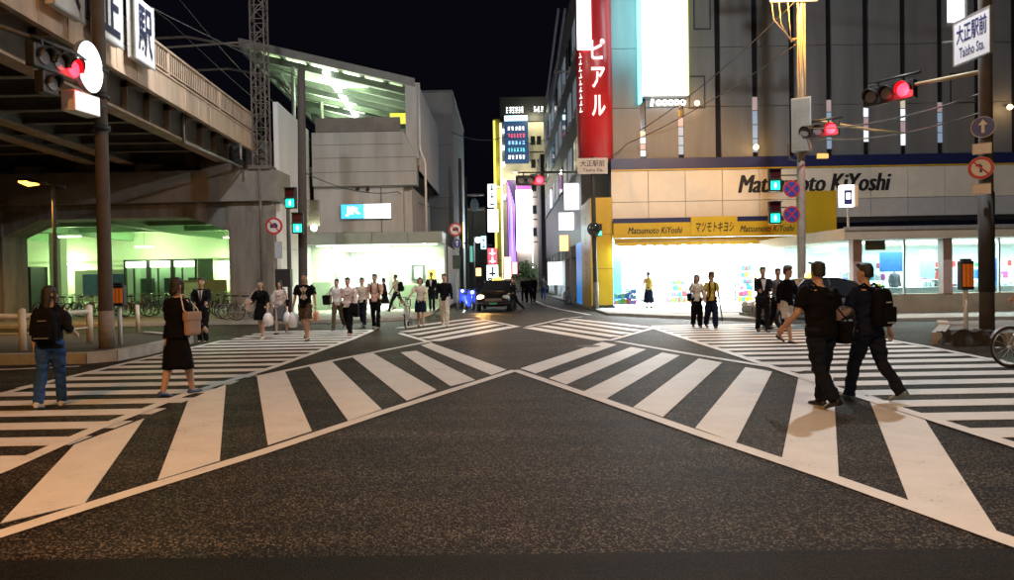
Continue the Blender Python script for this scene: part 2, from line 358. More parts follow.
# broken end of the right island
bmk = bmesh.new(); bmesh.ops.create_cube(bmk, size=1); bmesh.ops.subdivide_edges(bmk, edges=bmk.edges[:], cuts=9, use_grid_fill=True)
for v in bmk.verts:
    v.co = Vector((9.62 + v.co.x * 1.0, 15.42 + v.co.y * .62, .13 + v.co.z * .32)); v.co += Vector((noise.noise(v.co * 5), noise.noise(v.co * 5 + Vector((9, 0, 0))), noise.noise(v.co * 6 + Vector((0, 9, 0))))) * .11
MB().bm(bmk).build('broken_kerb', M('stone_dark', (.05, .047, .043), .9, var=.35, scale=7, bump=.5, bscale=30), mr_)
for k in range(0):
    x = 9.05 + rnd.uniform(0, 1.1); y = 15.2 + rnd.uniform(0, .9); s = rnd.uniform(.10, .2)
    bmk = bmesh.new(); bmesh.ops.create_icosphere(bmk, subdivisions=2, radius=s)
    for v in bmk.verts: v.co *= .85 + .9 * noise.noise(v.co * 9 + Vector((k * 3, 0, 0))); v.co.z *= .75
    for v in bmk.verts: v.co += Vector((x, y, .16))
    MB().bm(bmk).build('stone', M('stone_dark', (.05, .047, .043), .9, var=.35, scale=7, bump=.5, bscale=30), mr_)

# ================================================================ railway bridge (runs away from the camera along the left)
def bx(off, Y): return -8.70 - .052 * Y - off
def sl(mb, o0, o1, Y0, Y1, z0, z1):     # box sheared along the bridge axis; o grows to the left
    return mb.hexa([(bx(o1, Y0), Y0, z0), (bx(o0, Y0), Y0, z0), (bx(o0, Y1), Y1, z0), (bx(o1, Y1), Y1, z0), (bx(o1, Y0), Y0, z1), (bx(o0, Y0), Y0, z1), (bx(o0, Y1), Y1, z1), (bx(o1, Y1), Y1, z1)])
bridge = thing('railway_bridge', 'tan steel railway girder bridge with railings crossing overhead on the left', 'bridge', (bx(6, 10), 10, 0))
YN, YF = -14.0, 30.7
k = YN
while k < YF - .1:
    e = min(k + 4.5, YF)
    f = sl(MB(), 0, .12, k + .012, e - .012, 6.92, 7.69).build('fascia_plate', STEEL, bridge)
    sl(MB(), -.035, 0, k + .012, e - .012, 6.92, 6.98).build('bottom_lip', STEEL, f); sl(MB(), -.035, 0, k + .012, e - .012, 7.63, 7.69).build('top_lip', STEEL, f)
    for s in range(1, 4): sl(MB(), -.02, 0, k + s * 1.12 - .015, k + s * 1.12 + .015, 6.985, 7.625).build('stiffener', STEEL, f)
    sl(MB(), .02, .09, k - .04, k + .04, 7.69, 8.47).build('railing_post', STEEL, bridge)
    k += 4.5
sl(MB(), .0, .11, YN, YF, 8.40, 8.47).build('top_rail', STEEL, bridge)
sl(MB(), .03, .08, YN, YF, 7.80, 7.84).build('lower_rail', STEEL, bridge)
mb = MB(); y = YN + .1
while y < YF: sl(mb, .04, .065, y, y + .035, 7.84, 8.40); y += .155
tag(mb.build('balusters', STEEL, bridge), kind='stuff')
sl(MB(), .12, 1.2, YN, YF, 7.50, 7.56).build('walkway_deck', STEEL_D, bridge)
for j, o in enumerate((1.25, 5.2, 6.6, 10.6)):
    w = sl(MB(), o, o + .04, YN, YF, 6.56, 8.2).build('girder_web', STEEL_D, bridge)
    sl(MB(), o - .22, o + .26, YN, YF, 6.49, 6.56).build('bottom_flange', STEEL, w)
    if j == 0:
        y = YN + 1
        while y < YF:
            sl(MB(), .14, o, y, y + .05, 7.28, 7.5).build('bracket', STEEL, bridge)
            sl(MB(), o - .18, o, y, y + .03, 6.565, 7.49).build('stiffener', STEEL, w); y += 1.5
y = YN + .7
while y < YF - .3:
    cb = sl(MB(), 1.3, 10.58, y - .015, y + .015, 6.72, 7.6).build('cross_beam', STEEL_D, bridge)
    sl(MB(), 1.3, 10.58, y - .13, y + .13, 6.68, 6.719).build('lower_flange', STEEL_D, cb); y += 1.75
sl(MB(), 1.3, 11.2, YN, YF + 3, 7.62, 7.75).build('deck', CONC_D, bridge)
for o in (2.2, 3.6, 7.7, 9.1): sl(MB(), o, o + .16, YN, YF, 7.15, 7.6).build('stringer', STEEL_D, bridge)
pipe = MB().tube([(bx(.6, 24.5), 24.5, 7.45), (bx(.6, 24.5), 24.5, 6.25), (bx(.6, 25), 29.9, 6.22)], .05, 8).build('drain_pipe', GALV, bridge)
MB().tube([(bx(-.02, 28.6), 28.6, 6.9), (bx(-.02, 28.6), 28.6, 6.3)], .045, 8).build('drain_pipe', GALV, bridge)
# station name boards hung on the railing
SIGNW = M('sign_white', (.62, .61, .58), .45, var=.06, scale=2)
INK = M('sign_ink', (.014, .016, .04), .5, var=0)
for ch, y0, lab in (('大', 15.25, 'first kanji'), ('正', 17.08, 'second kanji'), ('駅', 18.92, 'third kanji')):
    t = thing('station_name_board', f'white square board with the {lab} of the station name on bridge railing', 'sign', (bx(0, y0), y0, 7.36), group='station name boards on the bridge')
    sl(MB(), -.36, -.14, y0, y0 + 1.12, 7.36, 8.95).build('box', SIGNW, t)
    sl(MB(), -.362, -.33, y0 - .05, y0, 7.31, 9.0).build('frame', GALV, t); sl(MB(), -.362, -.33, y0 + 1.12, y0 + 1.17, 7.31, 9.0).build('frame', GALV, t)
    sl(MB(), -.362, -.33, y0, y0 + 1.12, 7.31, 7.36).build('frame', GALV, t)
    for yy in (y0 + .25, y0 + .85): sl(MB(), -.14, .02, yy, yy + .05, 7.75, 7.8).build('bracket', GALV, t)
    text(ch, (bx(-.362, y0 + .14), y0 + .14, 7.5), (-.052, 1, 0), (0, 0, 1), .84, 1.3, INK, t, bold=.02, depth=.012, keep=False)

# ================================================================ concrete portal and the hall beneath the tracks
portal = thing('concrete_portal', 'stained concrete portal frame carrying the railway over a green lit hall', 'viaduct', (-15, 31, 0))
PY0, PY1 = 30.5, 32.1
def opening_profile():
    return [(-11.42, 3.70), (-13.1, 4.30), (-19.2, 4.30), (-20.75, 3.62)]
B(-11.42, -9.6, PY0, PY1, 0, 4.88).build('pillar', CONC_ST, portal)
B(-24.6, -20.75, PY0, PY1, 0, 4.88).build('pillar', CONC_ST, portal)
B(-44, -24.9, PY0 + .2, PY1, 0, 4.88).build('pillar', CONC_ST, portal)
pr = opening_profile()
hb = MB()
poly = [(-11.42, 4.88), (-20.75, 4.88), pr[3], pr[2], pr[1], pr[0]]
hb.add([(x, PY0 + .10, z) for x, z in poly] + [(x, PY1, z) for x, z in poly], [(0, 1, 2, 3), (0, 3, 4, 5), (9, 8, 7, 6), (11, 10, 9, 6)] + [(i + 6, (i + 1) % 6 + 6, (i + 1) % 6, i) for i in range(6)])
hb.build('haunched_beam', CONC_ST, portal)
B(-44, -9.3, PY0 - .35, PY1, 4.883, 6.15).build('upper_beam', CONC, portal)
for x in (-11.9, -14.6, -17.0, -19.6, -22.4): B(x - .55, x + .55, PY0 - .1, PY1, 6.153, 6.48).build('bearing_plinth', CONC, portal)
B(-44, -9.6, PY1 - .3, PY1 + .1, 6.153, 7.6).build('back_wall', CONC_D, portal)
MB().tube([(-9.95, PY0 - .42, 6.3), (-9.95, PY0 - .42, 4.75), (-10.05, PY0 - .09, 4.4), (-10.05, PY0 - .09, .15)], .06, 8).build('drain_pipe', CONC_D, portal)

hall = thing('hall_under_tracks', 'green lit concourse hall beneath the railway with pale walls and glass doors', 'hall', (-19, 44, 0))
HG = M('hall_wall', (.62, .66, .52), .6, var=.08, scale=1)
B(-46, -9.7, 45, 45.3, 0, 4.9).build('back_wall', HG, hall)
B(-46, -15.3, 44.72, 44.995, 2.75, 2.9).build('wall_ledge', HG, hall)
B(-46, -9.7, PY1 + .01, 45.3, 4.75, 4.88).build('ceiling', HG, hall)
for x in (-27.5, -22.8, -17.3): B(x - .25, x + .25, PY1 + .02, 44.9, 4.2, 4.745).build('ceiling_beam', M('green_beam', (.20, .33, .20), .6, var=.1), hall)
for y in (35.5, 39.5): B(-46, -9.8, y - .22, y + .22, 4.35, 4.74).build('ceiling_beam', MATS['green_beam'], hall)
for x in (-26.6, -23.9): B(x - .3, x + .3, 39.2, 39.8, 0, 4.34).build('column', HG, hall)
B(-46, -30.5, 43, 44.9, 0, 4.7).build('side_room', HG, hall)
kio = thing('shuttered_kiosk', 'dark shuttered kiosk standing in the green lit hall', 'kiosk', (-24.6, 38, .12))
B(-26.0, -24.05, 37.4, 38.8, .12, 2.55).build('cabin', M('shutter_dark', (.03, .04, .035), .5, var=.2), kio)
for z in range(12): B(-25.9, -24.15, 37.37, 37.4, .3 + z * .18, .46 + z * .18).build('slat', MATS['shutter_dark'], kio)
nb = thing('notice_board', 'notice board with blue posters on the hall wall', 'notice board', (-23.2, 44.2, .12))
B(-25.7, -22.2, 44.0, 44.15, .55, 2.45).build('board', M('board_cream', (.5, .5, .42), .6, var=.08), nb)
BLUEP = M('poster_blue', (.05, .09, .2), .5, var=.4, scale=4)
for x in (-25.2, -23.7): B(x, x + 1.0, 43.97, 43.995, .9, 2.2).build('poster', BLUEP, nb)
for x in (-25.6, -22.3): B(x - .05, x + .05, 44.02, 44.12, .1, .549).build('leg', GALV, nb)
gd = thing('glass_door_row', 'row of black framed glass doors beneath light boxes in the hall', 'door', (-20, 43.5, .12))
LB = E('hall_lightbox', (.85, 1, .8), 2.2)
for i in range(3):
    x0 = -22.45 + i * 1.42
    for xa in (x0, x0 + 1.32): B(xa, xa + .1, 43.4, 43.6, .12, 3.0).build('frame_post', BLACK, gd)
    B(x0 + .1, x0 + 1.32, 43.4, 43.6, 2.92, 3.0).build('frame_head', BLACK, gd); B(x0 + .12, x0 + 1.3, 43.42, 43.5, 2.55, 2.9).build('light_box', LB, gd)
    B(x0 + .1, x0 + 1.32, 43.48, 43.5, .12, 2.5).build('pane', GLASS, gd); B(x0 + .55, x0 + .62, 43.4, 43.47, .12, 2.5).build('stile', BLACK, gd)
    B(x0 + .7, x0 + 1.25, 43.9, 44.6, .12, 1.9).build('machine', M('machine_dark', (.06, .08, .06), .4, var=.3, scale=5), gd)
B(-18.1, -17.2, 43.4, 43.6, .12, 3.0).build('side_panel', M('panel_grey_green', (.10, .13, .10), .4, var=.2), gd)
ad = thing('advert_panel', 'brown and cream notice panel against the hall wall right of the glass doors', 'panel', (-17.2, 44.6, .12))
B(-18.9, -16.3, 42.9, 43.1, .12, 1.75).build('board', M('board_brown', (.24, .15, .09), .6, var=.15), ad); B(-18.7, -17.7, 42.87, 42.9, .4, 1.6).build('poster', M('poster_cream', (.5, .46, .36), .6, var=.15), ad)
GL = (0.66, 1.0, 0.46)
TUBE = E('green_tube', (.7, 1, .62), 9)
for i, (x, y, z, p) in enumerate(((-26.3, 44.1, 2.9, 70), (-16.6, 44.1, 2.7, 70), (-21.0, 43.0, 3.75, 60), (-14.5, 39.5, 4.0, 22), (-21.5, 36.5, 4.0, 14), (-30, 41, 4, 30))):
    lf = thing('hall_lamp', ['tube lamp by the left hall column', 'tube lamp above the brown panel', 'tube lamp over the glass doors', 'tube lamp nearest the right portal pillar', 'tube lamp near the front of the hall', 'tube lamp deep left in the hall'][i] + ', glowing greenish white', 'lamp', (x, y, z), group='tube lamps in the hall')
    B(x - .6, x + .6, y - .08, y + .08, z, z + .08).build('housing', WHITE, lf); MB().tube([(x - .55, y, z - .03), (x + .55, y, z - .03)], .035, 8).build('tube', TUBE, lf)
    MB().tube([(x, y, z + .08), (x, y, 4.75)], .02, 6).build('stem', GALV, lf)
    light('POINT', (x, y, z - .25), p * 4.6, GL, .25)

# ================================================================ white flank wall and the station building
flank = thing('station_flank_wall', 'white panelled wall running back from the portal to the station', 'wall', (bx(-1.1, 34), 34, 0))
for i in range(3):
    y0, y1 = 31.0 + i * 2.0, 33.0 + i * 2.0
    for z0, z1 in ((0, 3.0), (3.0, 6.0), (6.0, 9.1)):
        B(0, 1, 0, 1, 0, 1)
        MB().hexa([(bx(-.88, y0) - .2, y0 + .01, z0), (bx(-.88, y0), y0 + .01, z0), (bx(-.88, y1), y1 - .01, z0), (bx(-.88, y1) - .2, y1 - .01, z0),
                   (bx(-.88, y0) - .2, y0 + .01, z1 - .02), (bx(-.88, y0), y0 + .01, z1 - .02), (bx(-.88, y1), y1 - .01, z1 - .02), (bx(-.88, y1) - .2, y1 - .01, z1 - .02)]).build('wall_panel', WALLW, flank)
st = thing('station_building', 'grey concrete station with sloping platform roof and bright entrance', 'station', (-7, 38, 0))
B(-9.55, -5.1, 37.0, 37.4, 3.86, 6.24).build('wall', WALLG, st)
B(-9.55, -6.1, 36.985, 36.999, 3.9, 3.97).build('drip_strip', CONC_D, st)
B(-6.22, -6.17, 36.98, 36.999, 3.97, 6.2).build('wall_joint', CONC_D, st)
B(-5.1, -4.7, 37.4, 46, 3.86, 6.24).build('side_wall', WALLG, st)
mb = MB(); prf = [(-9.5, 6.24), (-4.36, 6.24), (-4.36, 7.6), (-4.95, 8.88), (-9.5, 8.88)]
mb.add([(x, 36.6, z) for x, z in prf] + [(x, 37.4, z) for x, z in prf], [(0, 1, 2, 3, 4), (9, 8, 7, 6, 5)] + [(i + 5, (i + 1) % 5 + 5, (i + 1) % 5, i) for i in range(5)])
mb.build('overhang_block', M('wall_block', (.42, .43, .42), .8, var=.22, scale=1.2, bump=.2, streak=True), st)
for z in (6.9, 7.6, 8.25): B(-9.45, -5.0 if z > 8 else -4.4, 36.594, 36.599, z, z + .03).build('board_line', CONC_D, st)
B(-9.4, -5.2, 37.0, 37.3, 8.98, 9.68).build('parapet', CONC, st); B(-9.4, -5.2, 37.05, 37.3, 8.881, 8.979).build('dark_gap', BLACK, st)
for x in (-7.35, -6.85): MB().tube([(x, 36.98, 6.12), (x, 36.82, 6.06)], .09, 10).build('speaker_horn', DARK, st)
# platform roof, sloping down to the right
def rz(X): return 13.62 - (X + 13.05) * (2.1 / 8.5)
def roofbar(mb, x0, x1, y0, y1, d0, d1):
    sh = lambda y: -.052 * (y - 37)
    return mb.hexa([(x0 + sh(y0), y0, rz(x0) - d1), (x1 + sh(y0), y0, rz(x1) - d1), (x1 + sh(y1), y1, rz(x1) - d1), (x0 + sh(y1), y1, rz(x0) - d1),
                    (x0 + sh(y0), y0, rz(x0) - d0), (x1 + sh(y0), y0, rz(x1) - d0), (x1 + sh(y1), y1, rz(x1) - d0), (x0 + sh(y1), y1, rz(x0) - d0)])
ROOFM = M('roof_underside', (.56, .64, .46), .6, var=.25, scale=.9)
RBEAM = M('roof_beam', (.085, .105, .09), .6, var=.2)
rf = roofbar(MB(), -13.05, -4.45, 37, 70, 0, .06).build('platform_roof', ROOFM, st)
roofbar(MB(), -13.1, -4.4, 36.86, 36.995, -.06, .34).build('front_fascia', M('roof_fascia', (.24, .25, .24), .6, var=.2), rf)
for x in (-12.4, -11.2, -9.9, -8.3, -7.2, -6.0, -5.0): roofbar(MB(), x - .09, x + .09, 37.0, 70, .061, .22).build('purlin', RBEAM, rf)
for y in (38.2, 40.0, 41.8, 43.6, 45.6, 47.8, 50, 53, 56, 60): roofbar(MB(), -13.0, -4.5, y - .16, y + .16, .221, .55).build('rafter', RBEAM, rf)
roofbar(MB(), -13.1, -12.9, 37, 70, .061, .5).build('edge_beam', RBEAM, rf)
for y in (37.6, 45, 53): MB().tube([(-10.6 - .052 * (y - 37), y, 8), (-10.6 - .052 * (y - 37), y, 12.4)], .1, 10).build('roof_post', GALV, st)
MB().bar((-13.0, 37.1, 13.2), (-10.7, 37.3, 11.2), .12, .12).build('roof_strut', RBEAM, st); MB().bar((-12.0, 40, 12.9), (-10.8, 40.2, 10.6), .1, .1).build('roof_strut', RBEAM, st)
STRIP = E('platform_tube', (.92, 1, .88), 14)
for y in (37.6, 42.0, 46.4, 50.8):
    MB().bar((-8.95 - .052 * (y - 37), y, 12.15), (-8.95 - .052 * (y + 3.9 - 37), y + 3.9, 12.15), .30, .12).build('light_strip', STRIP, st)
    light('AREA', (-8.95 - .052 * (y - 36), y + 2, 11.9), 520, (.80, 1, .62), 3.6, rot=(R(180), 0, 0), sy=.8)
light('AREA', (-8.2, 40, 9.9), 420, (.85, 1, .7), 3, rot=(R(180), 0, 0), sy=5)
YP = M('yellow_fascia', (.55, .5, .03), .5, var=.2, emit=(1, .9, .1), es=.5)
B(-6.6, -5.2, 43, 43.1, 10.6, 11.2).build('platform_sign', YP, st)
B(-4.9, -4.25, 36.95, 37.3, 7.6, 11.35).build('end_wall', WALLG, st); B(-4.5, -4.25, 37.301, 62, 7.0, 11.3).build('end_wall', WALLW, st)
MB().tube([(-4.2, 36.85, 11.3), (-4.2, 36.85, 8.0), (-3.95, 36.85, 7.4), (-3.95, 36.85, 3.9)], .06, 8).build('drain_pipe', WHITE, st)
B(-46, -4.3, 37.3, 62, 7.0, 7.3).build('platform_slab', CONC_D, st)
# canopy and ground floor
cano = B(-9.75, -3.05, 35.4, 37.6, 3.30, 3.85).build('canopy', M('canopy_metal', (.30, .34, .31), .45, var=.12), st)
for x in (-8.1, -6.4, -4.7): B(x - .008, x + .008, 35.393, 35.399, 3.32, 3.83).build('joint', DARK, cano)
SOF = B(-9.3, -3.4, 36.3, 36.5, 3.27, 3.299).build('soffit_fill_strip', E('soffit_fill_glow', (.85, 1, .78), 5), cano); light('AREA', (-6.4, 36.35, 3.2), 130, (.80, 1, .66), 5.8, sy=.5, rot=(R(12), 0, 0))  # emissive strip and area light added to brighten the ground floor front
DL = E('downlight', (.9, 1, .85), 12)
for x in (-8.1, -6.1, -4.0):
    MB().tube([(x, 36.2, 3.27), (x, 36.2, 3.299)], .09, 12).build('downlight', DL, cano)
    light('SPOT', (x, 36.3, 3.22), 430, (.74, 1, .60), .1, spot=130)
SGW = M('station_tile', (.58, .62, .54), .45, var=.08, scale=2)
B(-9.75, -8.75, 37.0, 37.3, .12, 3.3).build('wall', SGW, st); B(-5.75, -3.1, 37.0, 37.3, .12, 3.3).build('wall', SGW, st)
B(-9.7, -8.8, 36.98, 36.999, .12, 1.5).build('dado', M('dado_green', (.25, .33, .25), .5, var=.1), st); B(-5.7, -3.15, 36.98, 36.999, .12, 1.3).build('dado', MATS['dado_green'], st)
B(-3.3, -3.1, 37.301, 48, .12, 3.3).build('side_wall', SGW, st)
for i, (x0, x1, z0, z1) in enumerate(((-8.65, -8.45, .12, 3.3), (-5.9, -5.76, .12, 3.3))): B(x0, x1, 36.95, 37.35, z0, z1).build('door_jamb', GALV, st)
B(-9.75, -3.3, 46, 46.3, .12, 3.4).build('inner_wall', INT, st); B(-9.9, -9.75, 37.3, 46.3, .12, 3.4).build('inner_wall', INT, st); B(-9.75, -3.3, 37.301, 46.3, 3.3, 3.4).build('inner_ceiling', INT, st)
B(-9.75, -3.3, 37.0, 46.3, .12, .13).build('inner_floor', M('tile_floor', (.5, .5, .48), .3, var=.1), st)
B(-8.1, -7.1, 40, 40.2, 1.3, 2.7).build('timetable_board', M('board_grey', (.16, .20, .20), .5, var=.2), st)
B(-8.05, -7.3, 39.97, 39.999, 1.9, 2.25).build('timetable_sheet', WHITE, st)
B(-6.3, -3.6, 43.4, 43.6, .2, 1.9).build('gate_screen', M('screen_green', (.2, .34, .26), .4, var=.1), st)
for i in range(3): B(-7.7 + i * .8, -7.45 + i * .8, 42.2, 43.6, .13, 1.15).build('ticket_gate', GALV, st)
YS = M('yellow_lit_sign', (.7, .6, .05), .4, var=.15, scale=6, emit=(1, .85, .1), es=1.3)
ys = B(-7.0, -4.9, 41.6, 41.7, 2.15, 2.6).build('yellow_sign', YS, st); B(-5.75, -5.6, 41.59, 41.599, 2.15, 2.6).build('divider', DARK, ys)
B(-4.75, -4.05, 36.94, 36.975, 1.5, 2.3).build('poster_case', M('case_dark', (.08, .1, .1), .4, var=.3, scale=5), st); B(-4.6, -4.2, 36.93, 36.939, 1.6, 2.2).build('poster', M('poster_pale', (.5, .55, .6), .5, var=.3, scale=6), st)
B(-3.95, -3.6, 36.94, 36.975, 1.55, 2.05).build('yellow_notice', YS, st)
light('AREA', (-7.2, 40.5, 3.2), 1500, (.86, 1, .86), 3.2, sy=5); light('AREA', (-7.3, 44.5, 3.2), 160, (.9, 1, .92), 3, sy=2.5)
js = thing('station_sign', 'lit blue and white station sign above the entrance canopy', 'sign', (-6.9, 36.95, 4.6))
B(-8.18, -5.68, 36.8, 36.98, 4.62, 5.36).build('box', GALV, js)
B(-8.16, -7.02, 36.788, 36.799, 4.64, 5.34).build('blue_face', E('sign_blue', (.05, .42, .85), 1.6), js); B(-7.01, -5.70, 36.788, 36.799, 4.64, 5.34).build('white_face', E('sign_face_white', (1, 1, 1), 3.5), js)
text('JR', (-7.95, 36.787, 4.76), (1, 0, 0), (0, 0, 1), .72, .46, E('sign_letter_white', (1, 1, 1), 4), js, bold=.03, depth=.004)
text('大正駅', (-6.85, 36.787, 4.78), (1, 0, 0), (0, 0, 1), 1.0, .4, E('sign_letter_pale', (.75, .85, .95), 2.2), js, depth=.004)
# ================================================================ lattice mast at the end of the bridge, wires
LAT = M('lattice_steel', (.15, .13, .115), .55, metal=.2, var=.2, scale=5)
mast = thing('lattice_mast', 'square lattice steel catenary mast standing on the portal corner', 'mast', (-9.95, 30.3, 6.15))
mx0, mx1, my0, my1 = -10.23, -9.68, 30.16, 30.7
for x in (mx0, mx1):
    for y in (my0, my1): B(x - .026, x + .026, y - .026, y + .026, 6.15, 17).build('leg', LAT, mast)
mb = MB(); z = 6.2; s = 0
while z < 16.8:
    for (a, b) in (((mx0, my0), (mx1, my0)), ((mx1, my0), (mx1, my1)), ((mx1, my1), (mx0, my1)), ((mx0, my1), (mx0, my0))):
        p, q = (a, b) if s % 2 else (b, a)
        mb.bar((p[0], p[1], z), (q[0], q[1], z + .55), .026, .026)
        mb.bar((a[0], a[1], z), (b[0], b[1], z), .03, .03)
    z += .55; s += 1
tag(mb.build('lattice_bracing', LAT, mast), kind='stuff')
B(-10.4, -9.5, 30.0, 30.85, 6.15, 6.3).build('base_plate', LAT, mast)
MB().bar((-10.2, 30.4, 13.6), (-15.5, 30.4, 14.4), .12, .16).build('cantilever', LAT, mast); MB().bar((-10.2, 30.4, 11.4), (-14, 30.4, 11.2), .07, .07).build('cantilever', LAT, mast)
def wire(name, pts, r, label, sag=.4, n=14, group='overhead cables'):
    P = []
    for (a, b) in zip(pts, pts[1:]):
        a, b = Vector(a), Vector(b)
        for i in range(n): t = i / n; q = a.lerp(b, t); q.z -= sag * 4 * t * (1 - t); P.append(q)
    P.append(Vector(pts[-1]))
    return tag(MB().tube(P, r, 5).build(name, M('cable', (.05, .05, .05), .6, var=0), None), label, 'cable', group)
gw = M('wire_grey', (.35, .35, .34), .5, var=0)
wire('contact_wire', [(-12.2, -14, 12.6), (-13.6, 30.4, 12.3), (-14.5, 60, 12.3)], .018, 'lowest contact wire strung above the railway bridge', .5)
wire('contact_wire', [(-12.4, -14, 14.2), (-13.8, 30.4, 14.0), (-15, 60, 13.6)], .016, 'upper catenary wire strung above the railway bridge', .9)
wire('contact_wire', [(-17.2, -14, 12.6), (-18.6, 30.4, 12.3), (-19.5, 60, 12.3)], .018, 'left contact wire strung above the far track', .5)
# curved catenary arms seen past the bridge
for i, y in enumerate((33, 38)):
    a = thing('catenary_arm', ['nearer curved steel arm carrying wires over the tracks', 'farther curved steel arm carrying wires over the tracks'][i], 'arm', (-12, y, 7.7))
    MB().tube([(-10.8, y, 7.7), (-10.8, y, 11.0), (-11.6, y, 12.0), (-14, y, 12.5), (-17, y, 12.4), (-19.5, y, 11.6), (-20.2, y, 10.5), (-20.2, y, 7.7)], .06, 8).build('arch_tube', LAT, a)

# ================================================================ grey block behind the station, poles along the street
blk = thing('grey_block', 'tall plain grey windowless block behind the station', 'building', (-4.5, 50, 0))
B(-9, -3.35, 48, 61, 0, 13.6).build('wall', M('block_grey', (.30, .32, .33), .75, var=.14, scale=.8, bump=.1, streak=True), blk)
for z in (3.4, 6.8, 10.2): B(-9, -3.345, 47.994, 61.0, z, z + .03).build('floor_line', CONC_D, blk)
B(-9.05, -3.3, 47.95, 61.05, 13.6, 13.75).build('coping', GREYM, blk)
def street_block(label, x0, x1, y0, y1, h, mat, wins=(), face='R'):
    b = thing('street_building', label, 'building', ((x0 + x1) / 2, y0, 0), group='buildings along the side street')
    B(x0, x1, y0, y1, 0, h).build('wall', mat, b)
    xs = x1 if face == 'R' else x0
    for (ya, yb, za_, zb_, m) in wins:
        xa, xb = (xs, xs + .05) if face == 'R' else (xs - .05, xs)
        w = B(xa, xb, ya, yb, za_, zb_).build('window', m, b)
        xo = xs + .05 if face == 'R' else xs - .05
        B(min(xo, xo + (.03 if face == 'R' else -.03)), max(xo, xo + (.03 if face == 'R' else -.03)), ya - .05, yb + .05, zb_, zb_ + .08).build('frame', DARK, w)
    return b
WD = M('wall_dark', (.06, .062, .07), .8, var=.25, scale=1)
WB = M('wall_brown', (.12, .10, .09), .8, var=.25, scale=1)
LITW = E('lit_window_warm', (1, .75, .45), 1.6); LITC = E('lit_window_cool', (.75, .9, 1), 1.8)
street_block('dark low building left of the side street past the grey block', -14, -4.4, 62, 72, 7, WD, [(63, 65.5, .4, 2.4, LITC), (67, 68, 3.6, 4.6, LITW)])
street_block('brown building farther along the left side of the side street', -14, -4.8, 73, 84, 9, WB, [(74, 76, .4, 2.3, LITW), (78.5, 80, .4, 2.3, LITC), (75, 76, 4, 5, GLASS_D)])
street_block('dark building at the far left end of the side street', -16, -2.4, 88, 100, 10, WD, [(89, 92, .4, 2.4, LITC)])

tb = thing('sign_clad_building', 'tall building at the street end clad with glowing signs', 'building', (1.6, 86, 0))
TBM = M('tall_cream', (.55, .52, .40), .7, var=.15, scale=.6)
B(-.3, 4.75, 86, 100, 0, 19.6).build('wall', TBM, tb); B(-.45, 4.9, 85.8, 100.2, 19.6, 22.4).build('sign_crown', M('crown_black', (.015, .017, .022), .5, var=.2), tb)
B(-1.25, -.3, 86.2, 98, 0, 20).build('side_tower', M('tower_yellow', (.45, .40, .05), .5, var=.2), tb)
EDGE = E('neon_yellow', (1, .9, .15), 1.3); B(-1.28, -1.05, 86.1, 86.19, 5, 19.8).build('neon_edge', EDGE, tb); B(-.5, -.33, 86.05, 86.19, 1, 19.5).build('neon_edge', E('neon_pale', (1, .95, .7), 2.0), tb)
for z in (5.6, 8.2, 10.8, 13.4, 16.0): B(2.9, 4.72, 85.97, 85.999, z, z + .12).build('floor_band', DARK, tb)
for z in (6.4, 9.0, 11.6, 14.3, 17.0):
    for x in (3.05, 3.75): w = B(x, x + .5, 85.95, 85.99, z, z + .9).build('window', GLASS_D, tb); B(x - .04, x + .54, 85.94, 85.99, z - .08, z - .001).build('sill', DARK, w)
WTX = E('sign_text_white', (1, 1, 1), 2.2)
text('BOWLING SPA', (.2, 85.79, 20.5), (1, 0, 0), (0, 0, 1), .01, .01, WTX, tb) if False else None
def glyphs(parent, x0, x1, z0, z1, y, n, mat, rows=1):   # far lettering too small to read: small bright strokes
    for r in range(rows):
        hh = (z1 - z0) / rows; ww = (x1 - x0) / n
        for i in range(n):
            xa = x0 + i * ww + ww * .12; za_ = z0 + r * hh + hh * .14; mb = MB()
            for q in range(3): a0 = rnd.uniform(0, .2); zq = za_ + hh * (.02 + .27 * q + rnd.uniform(0, .06)); mb.box(xa + ww * a0, xa + ww * rnd.uniform(.55, .78), y - .02, y, zq, zq + hh * .09)
            for q in range(rnd.choice((1, 2))): k = rnd.uniform(.05, .6); mb.box(xa + ww * k, xa + ww * (k + .12), y - .021 - .001 * q, y - .001 - .001 * q, za_ + hh * rnd.uniform(0, .2), za_ + hh * .74)
            mb.build('letter', mat, parent)
for i, (fx, fz, fp) in enumerate(((3.6, 20.6, 500), (1.2, 13.6, 350), (-.8, 12, 300))):  # floodlights added to brighten the cream wall and tower
    fl = MB().bbox(fx - .2, fx + .2, 84.2, 84.5, fz - .15, fz, .02).build('fill_floodlight', DARK, tb); MB().bar((fx, 84.4, fz), (fx, 86, fz + .3), .05, .05).build('bracket', DARK, fl); light('POINT', (fx, 83.9, fz - .2), fp, (1, .92, .6), .2)
glyphs(tb, .2, 2.3, 20.4, 21.4, 85.79, 6, WTX); glyphs(tb, 3.4, 4.6, 20.5, 21.4, 85.79, 3, WTX)
led = thing('led_sign_panel', 'dark blue led panel with rows of lettering on the tall building', 'sign', (1.3, 85.6, 14.6))
B(.0, 2.75, 85.4, 85.7, 14.7, 20.2).build('panel', E('led_blue', (.02, .05, .12), 1.0), led); B(.05, 2.7, 85.33, 85.399, 19.6, 20.15).build('top_glow', E('led_cyan', (.55, .9, 1), 4), led)
for i, c in enumerate((WTX, E('led_red', (.9, .1, .15), 1.4), E('led_sky', (.3, .6, 1), 1.5), E('led_teal', (.2, .8, .9), 1.2), WTX)): glyphs(led, .35, 2.4, 18.4 - i * .82, 19.0 - i * .82, 85.39, 5 + i % 2, c)
for i in range(5): B(-.28, .0, 85.5, 85.7, 10.6 + i * 1.9, 11.1 + i * 1.9).build('side_sign', WTX, led)
